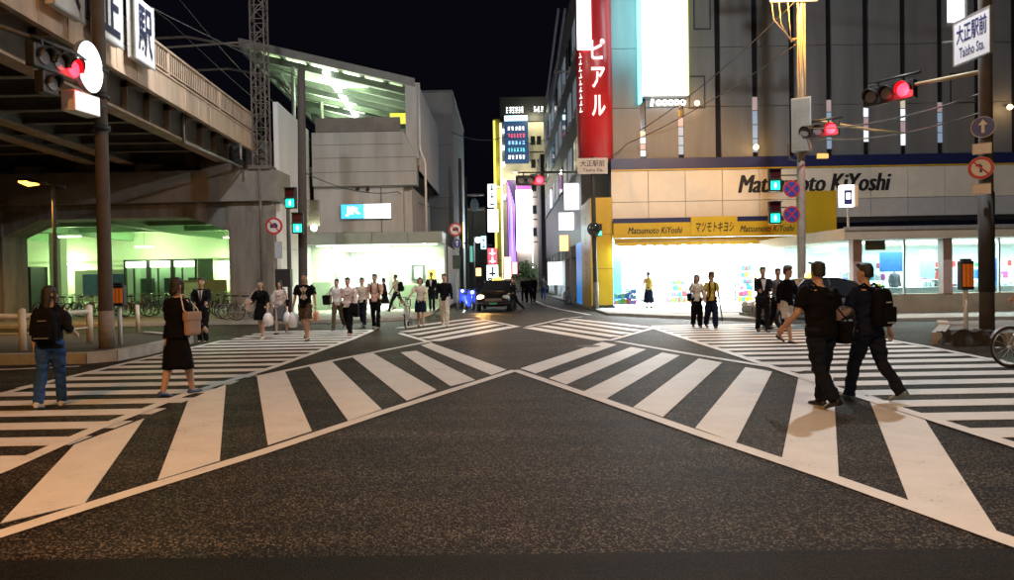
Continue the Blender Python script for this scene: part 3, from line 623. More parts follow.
pk = thing('pink_sign_panel', 'glowing white and pink sign panel low on the tall building', 'sign', (2.2, 85.6, 5))
B(1.22, 2.95, 85.3, 85.6, 4.6, 11.6).build('panel', E('panel_pinkwhite', (1, .86, .98), 5.0), pk); B(1.32, 2.9, 85.32, 85.6, 11.7, 13.2).build('top_panel', E('panel_purple', (.45, .12, .5), 1.0), pk)
B(2.96, 3.1, 85.3, 85.6, 2.5, 11.6).build('edge_tube', E('edge_white', (.9, .9, 1), 2), pk)
pu = thing('purple_neon_column', 'purple and blue neon column on the tall building front', 'sign', (.7, 85.5, 3))
B(.2, 1.2, 85.35, 85.6, 3.2, 12.8).build('panel', M('neon_backing', (.06, .03, .15), .5, var=.3), pu)
for i in range(7): MB().tube([(.35 + .12 * i, 85.3, 3.4), (.35 + .1 * i + .1 * math.sin(i), 85.3, 7), (.3 + .12 * i, 85.3, 12.5 - i * .4)], .035, 6).build('neon_tube', E(['neon_violet', 'neon_blue'][i % 2], [(.5, .15, 1), (.2, .3, 1)][i % 2], 2.5), pu)
def vsign(label, px0, px1, py0, py1, Y, mat, tm=None, n=4, depth=.25):
    a, b = at(px0, py1, Y), at(px1, py0, Y)
    t = thing('vertical_sign', label, 'sign', (a.x, Y, a.z), group='lit shop signs hung over the side street')
    B(a.x, b.x, Y, Y + depth, a.z, b.z).build('box', mat, t); B(a.x - .08, a.x - .001, Y, Y + depth, a.z, b.z).build('side_frame', DARK, t)
    B(b.x + .001, b.x + .5, Y + .1, Y + .16, a.z + .3, a.z + .36).build('bracket', DARK, t)
    if tm: 
        for i in range(n):
            h = (b.z - a.z) / n; w = b.x - a.x
            q = MB().box(a.x + w * .2, a.x + w * .8, Y - .012, Y - .002, a.z + h * (i + .25), a.z + h * (i + .42)); q.box(a.x + w * .42, a.x + w * .58, Y - .022, Y - .0125, a.z + h * (i + .1), a.z + h * (i + .9)); q.build('letter', tm, t)
SW = E('sign_white_glow', (.9, .97, 1), 2.6); SB = M('sign_glyph_dark', (.03, .04, .08), .5, var=0)
vsign('upper vertical sign with blue white squares left of the tall building', 488, 496, 184, 207, 80, SW, SB, 3)
vsign('lower white vertical sign left of the tall building', 488, 498, 209, 232, 78, SW, None)
vsign('red and white lit sign low over the street', 488, 497, 248, 264, 70, E('sign_red_lit', (1, .08, .12), 1.2), E('red_sign_text', (1, .9, .9), 2), 2)
vsign('round cornered white sign below the red sign', 487, 498, 265, 278, 66, SW, SB, 1)
vsign('orange white lit sign above the taxi', 504, 511, 257, 279, 60, E('sign_orange_lit', (1, .55, .3), 2.6), None)
vsign('small pink lit sign beside the orange street sign', 512.5, 517, 262, 274, 63, E('sign_pink_lit', (1, .45, .6), 1.8), None)
vsign('pale cyan sign box left of the tall building', 481, 486, 236, 249, 68, E('sign_cyan_lit', (.5, .9, 1), 1.6), SB, 2)
vsign('dim green sign on the left street side', 470, 474, 246, 262, 56, E('sign_green_lit', (.15, .5, .4), .8), None)
vsign('small warm lantern sign low on left street side', 476, 481, 268, 276, 60, E('sign_lantern', (1, .6, .25), 2.0), None)
vsign('narrow yellow lit sign on the left street side', 460.5, 463, 222, 248, 50, E('sign_yellow_lit', (1, .72, .1), 1.6), None)
# glowing white street lamp left of the signs, steel frames and poles along the left kerb
def slim_pole(name, label, px, Y, top, r=.08, mat=STEELPOLE, cat='pole', base=.0, group=None):
    p = at(px, 285, Y); o = thing(name, label, cat, (p.x, Y, base), group=group)
    MB().tube([(p.x, Y, base), (p.x, Y, top * .5), (p.x, Y, top)], [r, r * .9, r * .8], 12).build('shaft', mat, o); MB().tube([(p.x, Y, base), (p.x, Y, base + .25)], r * 1.6, 12).build('base_collar', mat, o)
    return o
o = slim_pole('street_pole', 'grey utility pole beside the grey block at the street corner', 462, 46, 9.0, .12, POLE)
o = slim_pole('street_pole', 'second grey utility pole deeper in the side street', 467.5, 58, 9.5, .13, POLE)
B(*sorted((at(466, 200, 58).x, at(484, 200, 58).x)), 57.95, 58.05, 8.0, 8.15).build('cross_arm', GALV, o); B(*sorted((at(466, 200, 58).x, at(484, 200, 58).x)), 57.95, 58.05, 6.9, 7.0).build('cross_arm', GALV, o)
sl_p = at(478, 240, 62)
o = slim_pole('street_lamp', 'white globe street lamp glowing on the left of the side street', 475, 62, sl_p.z + .3, .07, cat='lamp')
MB().bar((at(475, 240, 62).x, 62, sl_p.z + .25), (sl_p.x, 62, sl_p.z + .25), .06, .06).build('arm', STEELPOLE, o); MB().ell((sl_p.x, 61.9, sl_p.z), (.24, .24, .24)).build('globe', E('globe_cool', (.75, 1, 1), 9), o)
light('POINT', (sl_p.x + 1, 60.5, sl_p.z + .3), 600, (.75, .95, 1), .3)
o = slim_pole('traffic_mirror_pole', 'pole with pale convex mirror over the left of the street', 474, 55, 7.6, .05)
mp = at(474.5, 205, 54.9); MB().ell((mp.x, 54.9, mp.z), (.32, .08, .5)).build('mirror', M('mirror_pale', (.35, .5, .55), .2, var=.1), o)
tr = thing('street_tree', 'small bushy green tree at the end of the side street', 'tree', at(525, 300, 64)[:2] + (0,))
cxp = at(526, 272, 64); MB().tube([(cxp.x, 64, 0), (cxp.x + .05, 64, 1.2), (cxp.x, 64, 2.3)], [.12, .1, .07], 8).build('trunk', M('bark', (.08, .06, .045), .9, var=.3, scale=8), tr)
mb = MB()
for i in range(900):
    d = Vector((rnd.gauss(0, 1), rnd.gauss(0, 1), rnd.gauss(0, 1))).normalized() * (rnd.random() ** .5); c = Vector((cxp.x + d.x * 1.15, 64 + d.y * 1.1, cxp.z - .1 + d.z * 1.1))
    u = Vector((rnd.gauss(0, 1), rnd.gauss(0, 1), rnd.gauss(0, 1))).normalized(); w = u.orthogonal().normalized() * .07; u *= .12
    mb.add([c - u, c + w, c + u, c - w], [(0, 1, 2, 3)])
mb.build('crown', M('leaf_green', (.07, .11, .03), .6, var=.3, scale=3), tr)

# ================================================================ corner drug store building
SY = 34.5
sb = thing('drug_store_building', 'large corner drug store building with grey metal panels and white sign band', 'building', (14, 36, 0))
# upper grey cladding panels, dark slots between the columns
cols = [4.95 + 1.0, ] ; slots = [6.45, 8.22] + [9.95 + 1.72 * i for i in range(12)]
edges = [4.99] + slots + [30.4]
rowz = [6.98, 9.35, 12.1, 14.85, 17.6]
for i in range(len(edges) - 1):
    xa = edges[i] + (.13 if i else 0); xb = edges[i + 1] - .13
    for z0, z1 in zip(rowz, rowz[1:]): B(xa, xb, SY + rnd.uniform(0, .012), SY + .4, z0 + .012, z1 - .012).build('cladding_panel', GREYM, sb)
SLOTM = M('slot_dark', (.018, .019, .022), .15, var=0, spec=.6)
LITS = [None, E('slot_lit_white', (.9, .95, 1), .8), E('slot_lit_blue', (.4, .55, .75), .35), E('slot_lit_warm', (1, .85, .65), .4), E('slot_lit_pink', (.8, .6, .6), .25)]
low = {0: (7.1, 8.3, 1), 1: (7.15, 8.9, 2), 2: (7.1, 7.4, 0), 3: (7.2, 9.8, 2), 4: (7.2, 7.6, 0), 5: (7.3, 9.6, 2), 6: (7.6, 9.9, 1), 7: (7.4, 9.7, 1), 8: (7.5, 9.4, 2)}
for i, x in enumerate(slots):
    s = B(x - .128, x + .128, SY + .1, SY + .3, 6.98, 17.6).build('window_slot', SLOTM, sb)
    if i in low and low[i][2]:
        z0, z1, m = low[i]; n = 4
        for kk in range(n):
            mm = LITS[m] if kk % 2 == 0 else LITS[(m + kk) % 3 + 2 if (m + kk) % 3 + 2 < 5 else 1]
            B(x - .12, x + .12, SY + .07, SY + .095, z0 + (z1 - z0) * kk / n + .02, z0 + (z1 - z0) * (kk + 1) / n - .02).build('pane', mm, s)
B(4.95, 31, SY + .42, 60, 6.9, 17.6).build('core', WD, sb)
# square access panels
for (px, py, w, h) in ((697, 92, .75, 1.5), (963, 88, 1.2, 1.4), (702, 12, .8, 1.6)):
    p = at(px, py, SY - .02)
    for (x0, x1, z0, z1) in ((-w / 2, w / 2, -h / 2, -h / 2 + .05), (-w / 2, w / 2, h / 2 - .05, h / 2), (-w / 2, -w / 2 + .05, -h / 2 + .051, h / 2 - .051), (w / 2 - .05, w / 2, -h / 2 + .051, h / 2 - .051)):
        B(p.x + x0, p.x + x1, SY - .04, SY - .005, p.z + z0, p.z + z1).build('access_frame', DARK, sb)
wl = at(955, 8, SY); lw = B(wl.x - .4, wl.x + .4, SY - .06, SY - .01, wl.z - .65, wl.z + 1.2).build('lit_window', E('window_bright', (.95, 1, 1), 3), sb); B(wl.x - .46, wl.x - .401, SY - .08, SY - .01, wl.z - .7, wl.z + 1.2).build('frame', GALV, lw); B(wl.x + .5, wl.x + .62, SY - .08, SY - .01, wl.z - .7, wl.z + 1.2).build('frame', GALV, lw)
# navy strip, white sign band in panels, lower grey and white row
B(4.9, 31, SY - .25, SY + .42, 6.47, 6.97).build('navy_strip', NAVY, sb); B(4.9, 31, SY - .256, SY - .2505, 6.40, 6.466).build('yellow_line', YEL, sb)
BANDW = M('band_white', (.80, .755, .65), .42, var=.07, scale=1.5)
GREYP = M('band_grey', (.52, .54, .55), .45, var=.1, scale=1.5)
x = 4.9
while x < 30.9:
    B(x + .01, x + 1.70, SY - .2, SY + .42, 4.98, 6.39).build('band_panel', BANDW, sb)
    if not (14.2 < x + .85 < 15.9): B(x + .01, x + 1.70, SY - .2, SY + .42, 4.12, 4.955).build('band_panel', BANDW if x < 14.2 else GREYP, sb)
    else: B(x + .01, x + 1.70, SY - .5, SY + .42, 3.3, 5.3).build('yellow_block', YEL, sb)
    x += 1.715
B(4.9, 31, SY - .1, SY + .42, 3.9, 6.45).build('band_backing', DARK, sb)
for i in range(4): text('Matsumoto KiYoshi', (10.75 + i * .028, SY - .205, 5.30), (1, 0, 0), (0, 0, 1), 7.02, .82, BLACK, sb, shear=.28, depth=.02 + .002 * i)
# red rounded sign column and white billboard
rc = thing('red_sign_column', 'tall rounded red sign column with white katakana on building corner', 'sign', (4.2, SY, 6.9))
ring = lambda z: [(4.22 + 0.83 * math.cos(a) * (1 if math.cos(a) > 0 else .95), SY + .1 - .62 * max(0, math.sin(a)) ** .8 + (.3 if math.sin(a) <= 0 else 0), z) for a in [math.pi * t / 14 for t in range(15)]] + [(3.43, SY + .5, z), (5.05, SY + .5, z)]
MB().loft([ring(6.95)[::-1], ring(17.6)[::-1]]).build('shell', RED, rc)
B(3.40, 4.05, SY - .56, SY - .54, 11.9, 17.6).build('white_field', E('red_sign_white', (1, .98, .95), 2.2), rc)
WL = E('letter_white_soft', (1, .97, .93), 1.1)
for i, ch in enumerate('ピアル'):
    text(ch, (4.02, SY - .56, 11.55 - i * 1.28 - .1), (1, .0, 0), (0, 0, 1), .62, .95, WL, rc, bold=.02, depth=.03)
for i in range(9):
    zz = 9.1 + i * .31; mb = MB().bar((3.47, SY - .47, zz), (3.6, SY - .52, zz + .02), .03, .05); mb.bar((3.5 + .03 * (i % 3), SY - .5, zz), (3.52 + .03 * (i % 2), SY - .5, zz + .2), .03, .04); mb.build('small_stroke', WL, rc)
bb = thing('white_billboard', 'glowing blank white vertical billboard high on the store front', 'billboard', (7.3, SY, 9.6))
B(6.33, 8.44, SY - .55, SY - .02, 9.75, 17.4).build('box', GALV, bb); B(6.35, 8.42, SY - .562, SY - .551, 9.77, 17.35).build('lit_face', E('billboard_white', (.97, 1, 1), 5.0), bb)
B(8.442, 8.5, SY - .5, SY - .02, 9.8, 17.4).build('edge_yellow', E('edge_yellow', (.9, .9, .3), .8), bb); B(6.22, 6.328, SY - .5, SY - .02, 9.5, 17.4).build('edge_cyan', E('edge_cyan', (.2, .9, .95), 2.0), bb)
text('1.0000', (6.75, SY - .5, 9.42), (1, 0, 0), (0, 0, 1), 1.6, .42, E('billboard_letters', (1, 1, .95), 3), bb, bold=.03, depth=.01) if False else None
for i in range(6):
    mb = MB().torus((6.85 + i * .28, SY - .3, 9.5), .1, .045, 'Y', 12, 5) if i else MB().bar((6.8, SY - .3, 9.36), (6.85, SY - .3, 9.66), .12, .12)
    mb.build('letter', E('billboard_letters', (1, 1, .95), 3), bb)
light('AREA', (5.65, SY - 1.2, 13.5), 60, (.35, .95, 1), .6, rot=(R(90), 0, 0), sy=4)
# small warm wall lamps on the cladding
for i, (px, py) in enumerate(((697, 103), (756, 147), (1010, 107))):
    p = at(px, py, SY - .35)
    wlm = thing('wall_lamp', ['warm wall lamp by the small access panel', 'warm wall lamp at the foot of a window slot', 'warm wall lamp near the right edge'][i] + ' on the grey cladding', 'lamp', (p.x, SY - .35, p.z), group='warm lamps on the cladding')
    MB().bar((p.x, SY - .02, p.z + .12), (p.x, SY - .35, p.z + .12), .05, .05).build('arm', DARK, wlm); MB().ell((p.x, SY - .35, p.z), (.12, .12, .12)).build('bulb', E('bulb_warm', (1, .62, .25), 9), wlm)
    light('POINT', (p.x, SY - .55, p.z), 18, (1, .6, .25), .1)
# yellow corner column, side front on the street
ycol = thing('yellow_corner_column', 'yellow corner column of the drug store with vertical lettering on its side', 'column', (4.4, 35, 0))
B(3.92, 4.93, SY - .2, 38.6, .05, 5.2).build('shaft', YEL, ycol)
for z in (1.9, 3.5): B(3.915, 4.935, SY - .204, SY - .201, z, z + .015).build('joint', DARK, ycol)
B(3.9, 4.95, SY - .22, SY - .19, .05, .22).build('plinth', DARK, ycol)
text('マツモトキヨシ', (3.915, 36.8, .9), (0, -1, 0), (0, 0, 1), .8, 3.6, M('olive_ink', (.16, .14, .02), .5, var=0), ycol, vertical=True, depth=.01)
side = thing('side_street_front', 'grey building flank with blue panel and shop windows along the side street', 'building', (3.8, 50, 0))
B(3.95, 6, 38.62, 74, 3.4, 17.6).build('upper_wall', GREYM, side)
B(3.93, 6, 38.62, 41.6, .05, 3.4).build('blue_panel', M('panel_blue', (.01, .12, .42), .35, var=.1, emit=(.02, .25, .8), es=.5), side)
for i in range(8):
    y0 = 41.7 + i * 4.0
    B(3.95, 6, y0, y0 + .5, .05, 3.4).build('pier', WALLG, side); B(4.3, 4.35, y0 + .5, y0 + 3.98, .3, 2.7).build('shop_window', (LITC if i % 3 != 1 else GLASS_D) if i != 0 else GALV, side)
    B(4.0, 6, y0 + .5, y0 + 3.98, 2.7, 3.39).build('lintel', CONC_D, side); B(4.2, 4.4, y0 + .5, y0 + 3.98, .05, .3).build('stall_riser', CONC_D, side)
for zi in range(3):
    for i in range(9):
        y0 = 39.6 + i * 3.8; z0 = 7.4 + zi * 3.2
        w = B(3.90, 3.948, y0, y0 + 2.2, z0, z0 + 1.7).build('window', E('side_window_dim', (.35, .42, .5), .25) if (i + zi) % 3 else GLASS_D, side)
        B(3.88, 3.898, y0 + 1.05, y0 + 1.13, z0, z0 + 1.7).build('mullion', GALV, w); B(3.82, 3.948, y0 - .08, y0 + 2.28, z0 - .1, z0 - .001).build('sill', GALV, w)
B(3.2, 3.95, 40, 40.3, 5.2, 6.6).build('hanging_sign', E('hang_sign_white', (.95, .97, 1), 2.2), side)
B(3.1, 3.95, 43.2, 43.4, 4.3, 5.3).build('hanging_sign', E('hang_sign_pale', (.95, .95, .9), 2.0), side); B(3.4, 3.95, 47, 47.2, 3.2, 4.2).build('hanging_sign', E('hang_sign_orange', (1, .55, .25), 1.6), side)
B(2.9, 3.9, 52, 52.2, 1.0, 2.6).build('standing_sign', E('stand_sign_white', (.9, 1, 1), 2.2), side)
street_block('dark tower block far along the right of the side street', 3.6, 14, 75, 84, 14, WD, [], 'L')
# diagonal stair-like steel edge at the top of the flank
sd_ = thing('roof_edge_tubes', 'pale blue diagonal steel edge high on the street flank', 'steel edge', (3.6, 40, 12))
for dx in (0, .35): MB().bar((3.3 - dx, 39.0, 15.6), (3.0 - dx, 48, 12.2), .12, .12).build('tube', M('edge_steel', (.25, .27, .35), .4, metal=.4), sd_)
MB().bar((3.0, 44, 13.7), (4.0, 44, 13.7), .1, .1).build('bracket', GALV, sd_)

# ---- entrance sign and bright shop interior
es_ = thing('shop_entrance_sign', 'yellow shop sign with black lettering above the bright entrance', 'sign', (9, SY, 3.3))
B(4.95, 13.5, SY - .45, SY - .205, 3.30, 3.98).build('panel', YEL, es_); B(8.5, 10.62, SY - .5, SY - .4505, 3.32, 4.22).build('centre_panel', YEL, es_); B(4.95, 13.5, SY - .44, SY - .205, 3.983, 4.2).build('navy_strip', NAVY, es_)
for i in range(2):
    for xt in (5.6, 10.75): text('Matsumoto KiYoshi', (xt + i * .014, SY - .455, 3.48), (1, 0, 0), (0, 0, 1), 2.5, .3, BLACK, es_, shear=.28, depth=.006 + .002 * i)
text('マツモトキヨシ', (8.72, SY - .505, 3.5), (1, 0, 0), (0, 0, 1), 1.75, .48, BLACK, es_, bold=.0185, shear=.2, depth=.006)
aw = thing('yellow_awning', 'shallow yellow scalloped awning under the shop sign', 'awning', (9, SY, 3.1))
mb = MB(); n = 58
for i in range(n):
    x0 = 4.96 + i * 8.5 / n; x1 = x0 + 8.5 / n; d = .16 + .05 * abs(math.sin(i * .9)) 
    mb.add([(x0, SY - .2, 3.29), (x1, SY - .2, 3.29), (x1, SY - .62, 3.12), (x0, SY - .62, 3.12), (x1, SY - .63, 3.12 - d), (x0, SY - .63, 3.12 - d)], [(0, 1, 2, 3), (3, 2, 4, 5)])
mb.build('cloth', M('awning_yellow', (.66, .45, .03), .6, var=.1), aw); MB().tube([(4.96, SY - .63, 3.12), (13.46, SY - .63, 3.12)], .02, 6).build('front_bar', GALV, aw)
shop = thing('shop_interior', 'brilliantly lit white drug store interior behind the entrance', 'shop', (9, 40, .1))
SWH = M('shop_white', (.8, .8, .78), .5, var=.03)
B(4.95, 13.9, 47, 47.2, .1, 4).build('back_wall', SWH, shop); B(4.94, 5.0, 38.7, 47, .1, 4).build('side_wall', SWH, shop); B(13.9, 14.0, 34.9, 47, .1, 4).build('side_wall', SWH, shop)
B(4.95, 13.9, 34.93, 47, 3.35, 3.5).build('ceiling', SWH, shop); B(4.95, 13.9, 34.3, 47, .1, .112).build('floor', M('shop_floor', (.7, .7, .68), .25, var=.05), shop)
LEDP = E('shop_led', (1, 1, 1), 9)
for y in (35.6, 37.6, 39.6, 41.6, 43.6):
    for x in (6.2, 8.2, 10.2, 12.2): B(x - .7, x + .7, y - .12, y + .12, 3.30, 3.349).build('ceiling_light', LEDP, shop)
light('AREA', (9.3, 37.5, 3.25), 4200, (.93, 1, 1), 8, sy=4.5); light('AREA', (9.3, 43, 3.25), 2600, (.95, 1, 1), 8, sy=5); light('AREA', (9.3, 34.2, 3.0), 1100, (.62, .95, 1), 8, sy=.8, rot=(R(35), 0, 0))
PC = [M('prod_' + str(i), c, .4, var=.25, scale=25) for i, c in enumerate([(.5, .05, .05), (.6, .4, .03), (.05, .2, .5), (.1, .4, .12), (.6, .6, .58), (.5, .1, .3), (.05, .3, .4)])]
# gondola shelves inside
for gi, x in enumerate((6.0, 8.0, 11.0, 13.0)):
    sh = thing('store_shelf', ['first store shelf from the yellow column', 'second store shelf from the yellow column', 'third store shelf from the yellow column', 'rightmost store shelf'][gi] + ' inside the bright shop', 'shelf', (x, 40, .112), group='shelves inside the shop')
    B(x - .04, x + .04, 39, 44, .112, 1.9).build('spine', SWH, sh)
    for z in (.2, .65, 1.1, 1.55):
        B(x - .42, x + .42, 39, 44, z, z + .03).build('board', SWH, sh)
        for kx in range(8):
            xx = x - .40 + kx * .1; hh = rnd.uniform(.16, .36)
            B(xx, xx + .085, 39.02, 39.2, z + .03, z + .03 + hh).build('product', PC[4] if rnd.random() < .5 else rnd.choice(PC), sh)
def display(name, label, px, pyb, Y, w, h, tiers, blue=False, dark=False):
    p = at(px, pyb, Y); x = p.x; z0 = .112 if Y > 34.3 else .1
    t = thing(name, label, 'display stand', (x, Y, z0), group='display stands at the shop entrance')
    if blue: body = M('cart_blue', (.02, .09, .5), .4, var=.1)
    else: body = M('stand_dark', (.05, .06, .055), .5, var=.2) if dark else M('stand_grey', (.3, .31, .3), .5, var=.1)
    for sx in (-1, 1):
        for sy in (-1, 1): B(x + sx * w / 2 - .02, x + sx * w / 2 + .02, Y + sy * .25 - .02, Y + sy * .25 + .02, z0, z0 + h * .95).build('upright', body, t)
    for i in range(tiers):
        zz = z0 + .12 + i * (h - .2) / tiers; ww = w * (1 - .5 * i / tiers) if not blue else w
        B(x - ww / 2, x + ww / 2, Y - .28, Y + .28, zz, zz + .04).build('tray', body, t)
        nn = max(3, int(ww / .13))
        for k in range(nn):
            xx = x - ww / 2 + k * ww / nn; B(xx + .01, xx + ww / nn - .01, Y - .26, Y - .05, zz + .04, zz + .04 + rnd.uniform(.12, (h - .2) / tiers * .85)).build('product', rnd.choice(PC), t)
    return t
display('display_stand', 'stepped goods display with green base near entrance middle', 678, 305, 35.6, 1.2, 1.35, 4, dark=True)
display('display_stand', 'tall narrow goods rack at the right of the shop entrance', 745, 305, 34.9, .75, 1.95, 6, dark=True)
display('display_stand', 'low blue goods cart beside the yellow column', 622, 306, 34.6, .75, .75, 2, blue=True)
display('display_stand', 'taller blue goods rack right of the low blue cart', 631.5, 306, 34.4, .35, .95, 3, blue=True)

# ================================================================ right-hand shop that projects toward the road
RY = 26.0
rs = thing('glass_front_shop', 'low projecting shop with bright glass front and tan base wall', 'shop', (18, 27, 0))
TAN = M('tan_wall', (.34, .28, .20), .75, var=.2, scale=2, bump=.2)
B(12.25, 26, RY, RY + .3, .10, .76).build('base_wall', TAN, rs); B(12.25, 12.55, RY + .301, 34, .1, .76).build('base_wall', TAN, rs)
B(11.55, 26.3, RY - .75, 34.0, 2.68, 3.06).build('canopy', M('canopy_tan', (.42, .36, .28), .6, var=.12, scale=2), rs); B(11.5, 26.3, RY - .8, RY - .751, 2.98, 3.1).build('canopy_lip', GALV, rs)
for px in (857, 947): p = at(px, 260, RY); B(p.x - .16, p.x + .16, RY - .05, RY + .28, .763, 2.677).build('pilaster', M('pilaster_pink', (.40, .27, .24), .5, var=.1), rs)
for px in (905, 1000): p = at(px, 260, RY); B(p.x - .03, p.x + .03, RY + .02, RY + .12, .763, 2.677).build('mullion', GALV, rs)
xs_ = [12.45, at(905, 260, RY).x, at(947, 260, RY).x, at(1000, 260, RY).x, 20, 22.5, 25.8]
for a, b in zip(xs_, xs_[1:]): B(a + .05, b - .05, RY + .06, RY + .075, .763, 2.675).build('pane', GLASS, rs)
B(12.3, 12.315, RY + .35, 33.9, .763, 2.675).build('pane', GLASS, rs)
p = at(874, 245, RY + .2); B(p.x - .35, p.x + .35, RY + .1, RY + .14, p.z - .18, p.z + .16).build('brown_board', M('board_tan', (.5, .3, .16), .6, var=.1), rs)
B(12.5, 26, 33.2, 33.4, .1, 2.68).build('back_wall', M('shop_wall_cyan', (.62, .70, .70), .5, var=.06), rs); B(12.3, 26, RY + .31, 33.2, .1, .12).build('floor', MATS['shop_floor'], rs)
for i, (px0, px1, py0, py1, m) in enumerate(((880, 905, 252, 272, 'a'), (920, 935, 250, 278, 'c'), (985, 1000, 258, 282, 'a'), (862, 876, 255, 275, 'c'))):
    a, b = at(px0, py1, RY + 2), at(px1, py0, RY + 2); B(a.x, b.x, RY + 2.0, RY + 2.05, a.z, b.z).build('poster', M('poster_sky', (.03, .13, .34), .5, var=.3, scale=5) if m == 'a' else M('poster_cyan', (.35, .6, .65), .5, var=.2, scale=4), rs)
B(12.9, 19, RY + 1.3, RY + 1.9, .12, .95).build('counter', M('counter_grey', (.28, .33, .34), .4, var=.15), rs)
for i in range(8): B(13.0 + i * 1.5, 14.2 + i * 1.5, RY + 1.0, RY + 1.25, 2.60, 2.66).build('ceiling_light', E('rshop_led', (.85, 1, 1), 6), rs)
light('AREA', (18.5, RY + 3, 2.6), 3200, (.88, 1, .99), 12, sy=4)
for i, (px, col_) in enumerate(((893, (.3, .35, .36)), (936, (.7, .7, .72)))): pass
B(at(848, 210, 25.9).x - .03, at(848, 210, 25.9).x + .03, 25.87, 25.93, 3.06, 3.9).build('sign_post', GALV, rs)
ls = thing('rooftop_box_sign', 'small lit white box sign with blue symbol on the canopy roof', 'sign', (at(848, 196, 25.9).x, 25.9, 3.9))
p = at(848.5, 196, 25.9); B(p.x - .28, p.x + .16, 25.8, 26.05, p.z - .38, p.z + .38).build('box', E('box_sign_white', (1, 1, 1), 2.2), ls); B(p.x + .161, p.x + .3, 25.82, 26.05, p.z - .38, p.z + .38).build('side', M('box_sign_side', (.5, .42, .28), .6, var=.1), ls)
B(p.x - .2, p.x + .08, 25.79, 25.799, p.z - .3, p.z + .2).build('symbol', M('symbol_navy', (.03, .05, .2), .5, var=0), ls); B(p.x - .14, p.x + .02, 25.78, 25.789, p.z - .12, p.z + .1).build('symbol_inner', E('symbol_inner_white', (1, 1, 1), 2), ls)
for gi, (x0, x1) in enumerate(((12.9, 14.6), (15.9, 17.4), (17.9, 19.6))):
    sh = thing('goods_rack', ['left goods rack', 'middle goods rack', 'right goods rack'][gi] + ' behind the glass of the projecting shop', 'rack', (x0, RY + 2.4, .12), group='racks behind the right shop glass')
    for z in (.2, .75, 1.2, 1.65):
        B(x0, x1, RY + 2.3, RY + 2.65, z, z + .03).build('board', SWH, sh); n = int((x1 - x0) / .16)
        for k in range(n): B(x0 + k * .16 + .01, x0 + k * .16 + .14, RY + 2.32, RY + 2.5, z + .03, z + .03 + rnd.uniform(.14, .38)).build('product', PC[4] if rnd.random() < .45 else rnd.choice(PC), sh)
    for xe in (x0, x1 - .04): B(xe, xe + .04, RY + 2.655, RY + 2.7, .12, 2.1).build('upright', GALV, sh)
# ================================================================ street furniture
VIS = M('signal_black', (.02, .021, .022), .45, var=.15, scale=8)
LREDON = E('lens_red_on', (1, .003, .006), 42); LGRN = E('lens_green_on', (.01, 1, .52), 2.2)
LOFF = M('lens_off', (.16, .15, .15), .12, var=.1)
LDARKR = M('lens_dark_red', (.06, .01, .01), .2, var=0)
def lens(mb_name, x, z, r, mat, parent, y=-.12, hood=.2):
    l = MB().tube([(x, y, z), (x, y - .03, z)], [r, r * .94], 20).build(mb_name, mat, parent)
    V = []; Fc = []; n = 14
    for i in range(n + 1):
        a = math.pi * (-.08 + 1.16 * i / n); c, s = math.cos(a) * r * 1.1, math.sin(a) * r * 1.1
        V += [(x + c, y, z + s), (x + c, y - hood * (.55 + .45 * max(0, math.sin(a))), z + s), (x + c * 1.07, y - hood * (.55 + .45 * max(0, math.sin(a))), z + s * 1.07), (x + c * 1.07, y, z + s * 1.07)]
    for i in range(n):
        o = i * 4
        for k in range(4): Fc.append((o + k, o + (k + 1) % 4, o + 4 + (k + 1) % 4, o + 4 + k))
    MB().add(V, Fc, True).build('visor', VIS, l)
    return l
def vehicle_signal(label, loc, th, arrows=False, mat_red=None):
    t = thing('traffic_signal', label, 'traffic light', loc, R(th), group='horizontal traffic signals', local=True)
    MB().bbox(-.64, .64, -.12, .08, -.22, .22, .03).build('housing', VIS, t)
    lens('lens_green', -.41, 0, .15, LOFF, t); lens('lens_yellow', 0, 0, .15, LOFF, t); lens('lens_red', .41, 0, .165, mat_red or LREDON, t)
    if arrows:
        MB().bbox(-.42, .0, -.12, .08, -.66, -.24, .03).build('arrow_housing', VIS, t); lens('arrow_lens', -.21, -.45, .14, LOFF, t)
    MB().bar((-.3, 0, .21), (-.3, 0, .36), .05, .05).build('hanger', VIS, t); MB().bar((.3, 0, .21), (.3, 0, .36), .05, .05).build('hanger', VIS, t)
    MB().tube([(-.55, 0, .36), (.75, 0, .36)], .035, 8).build('mount_tube', VIS, t)
    m_ = Matrix.Translation(loc) @ Matrix.Rotation(R(th), 4, 'Z'); light('SPOT', m_ @ Vector((.41, -.4, -.02)), 25 if arrows else 90, (1, .03, .04), .1, spot=110, rot=(R(60), 0, R(th)))
    return t
def ped_signal(label, loc, th):
    t = thing('pedestrian_signal', label, 'traffic light', loc, R(th), group='green pedestrian signals', local=True)
    MB().bbox(-.2, .2, -.1, .1, -.38, .38, .025).build('housing', VIS, t)
    B(-.145, .145, -.115, -.101, .05, .33).build('lens_red', LDARKR, t); B(-.145, .145, -.115, -.101, -.33, -.05).build('lens_green', LGRN, t)
    f = MB().ell((0, -.118, -.19), (.05, .006, .11)).build('walking_figure', E('figure_white', (.2, 1, .75), 4), t)
    for z in (.34, -.04): B(-.2, .2, -.24, -.101, z, z + .02).build('visor', VIS, t)
    MB().bar((0, .1, .2), (0, .35, .2), .05, .05).build('bracket', VIS, t); MB().bar((0, .1, -.2), (0, .35, -.2), .05, .05).build('bracket', VIS, t)
    return t
WHS = M('sign_face', (.7, .7, .68), .4, var=.05); REDS = M('sign_red', (.5, .02, .03), .4, var=.05); BLUS = M('sign_blue_paint', (.02, .06, .30), .4, var=.05)
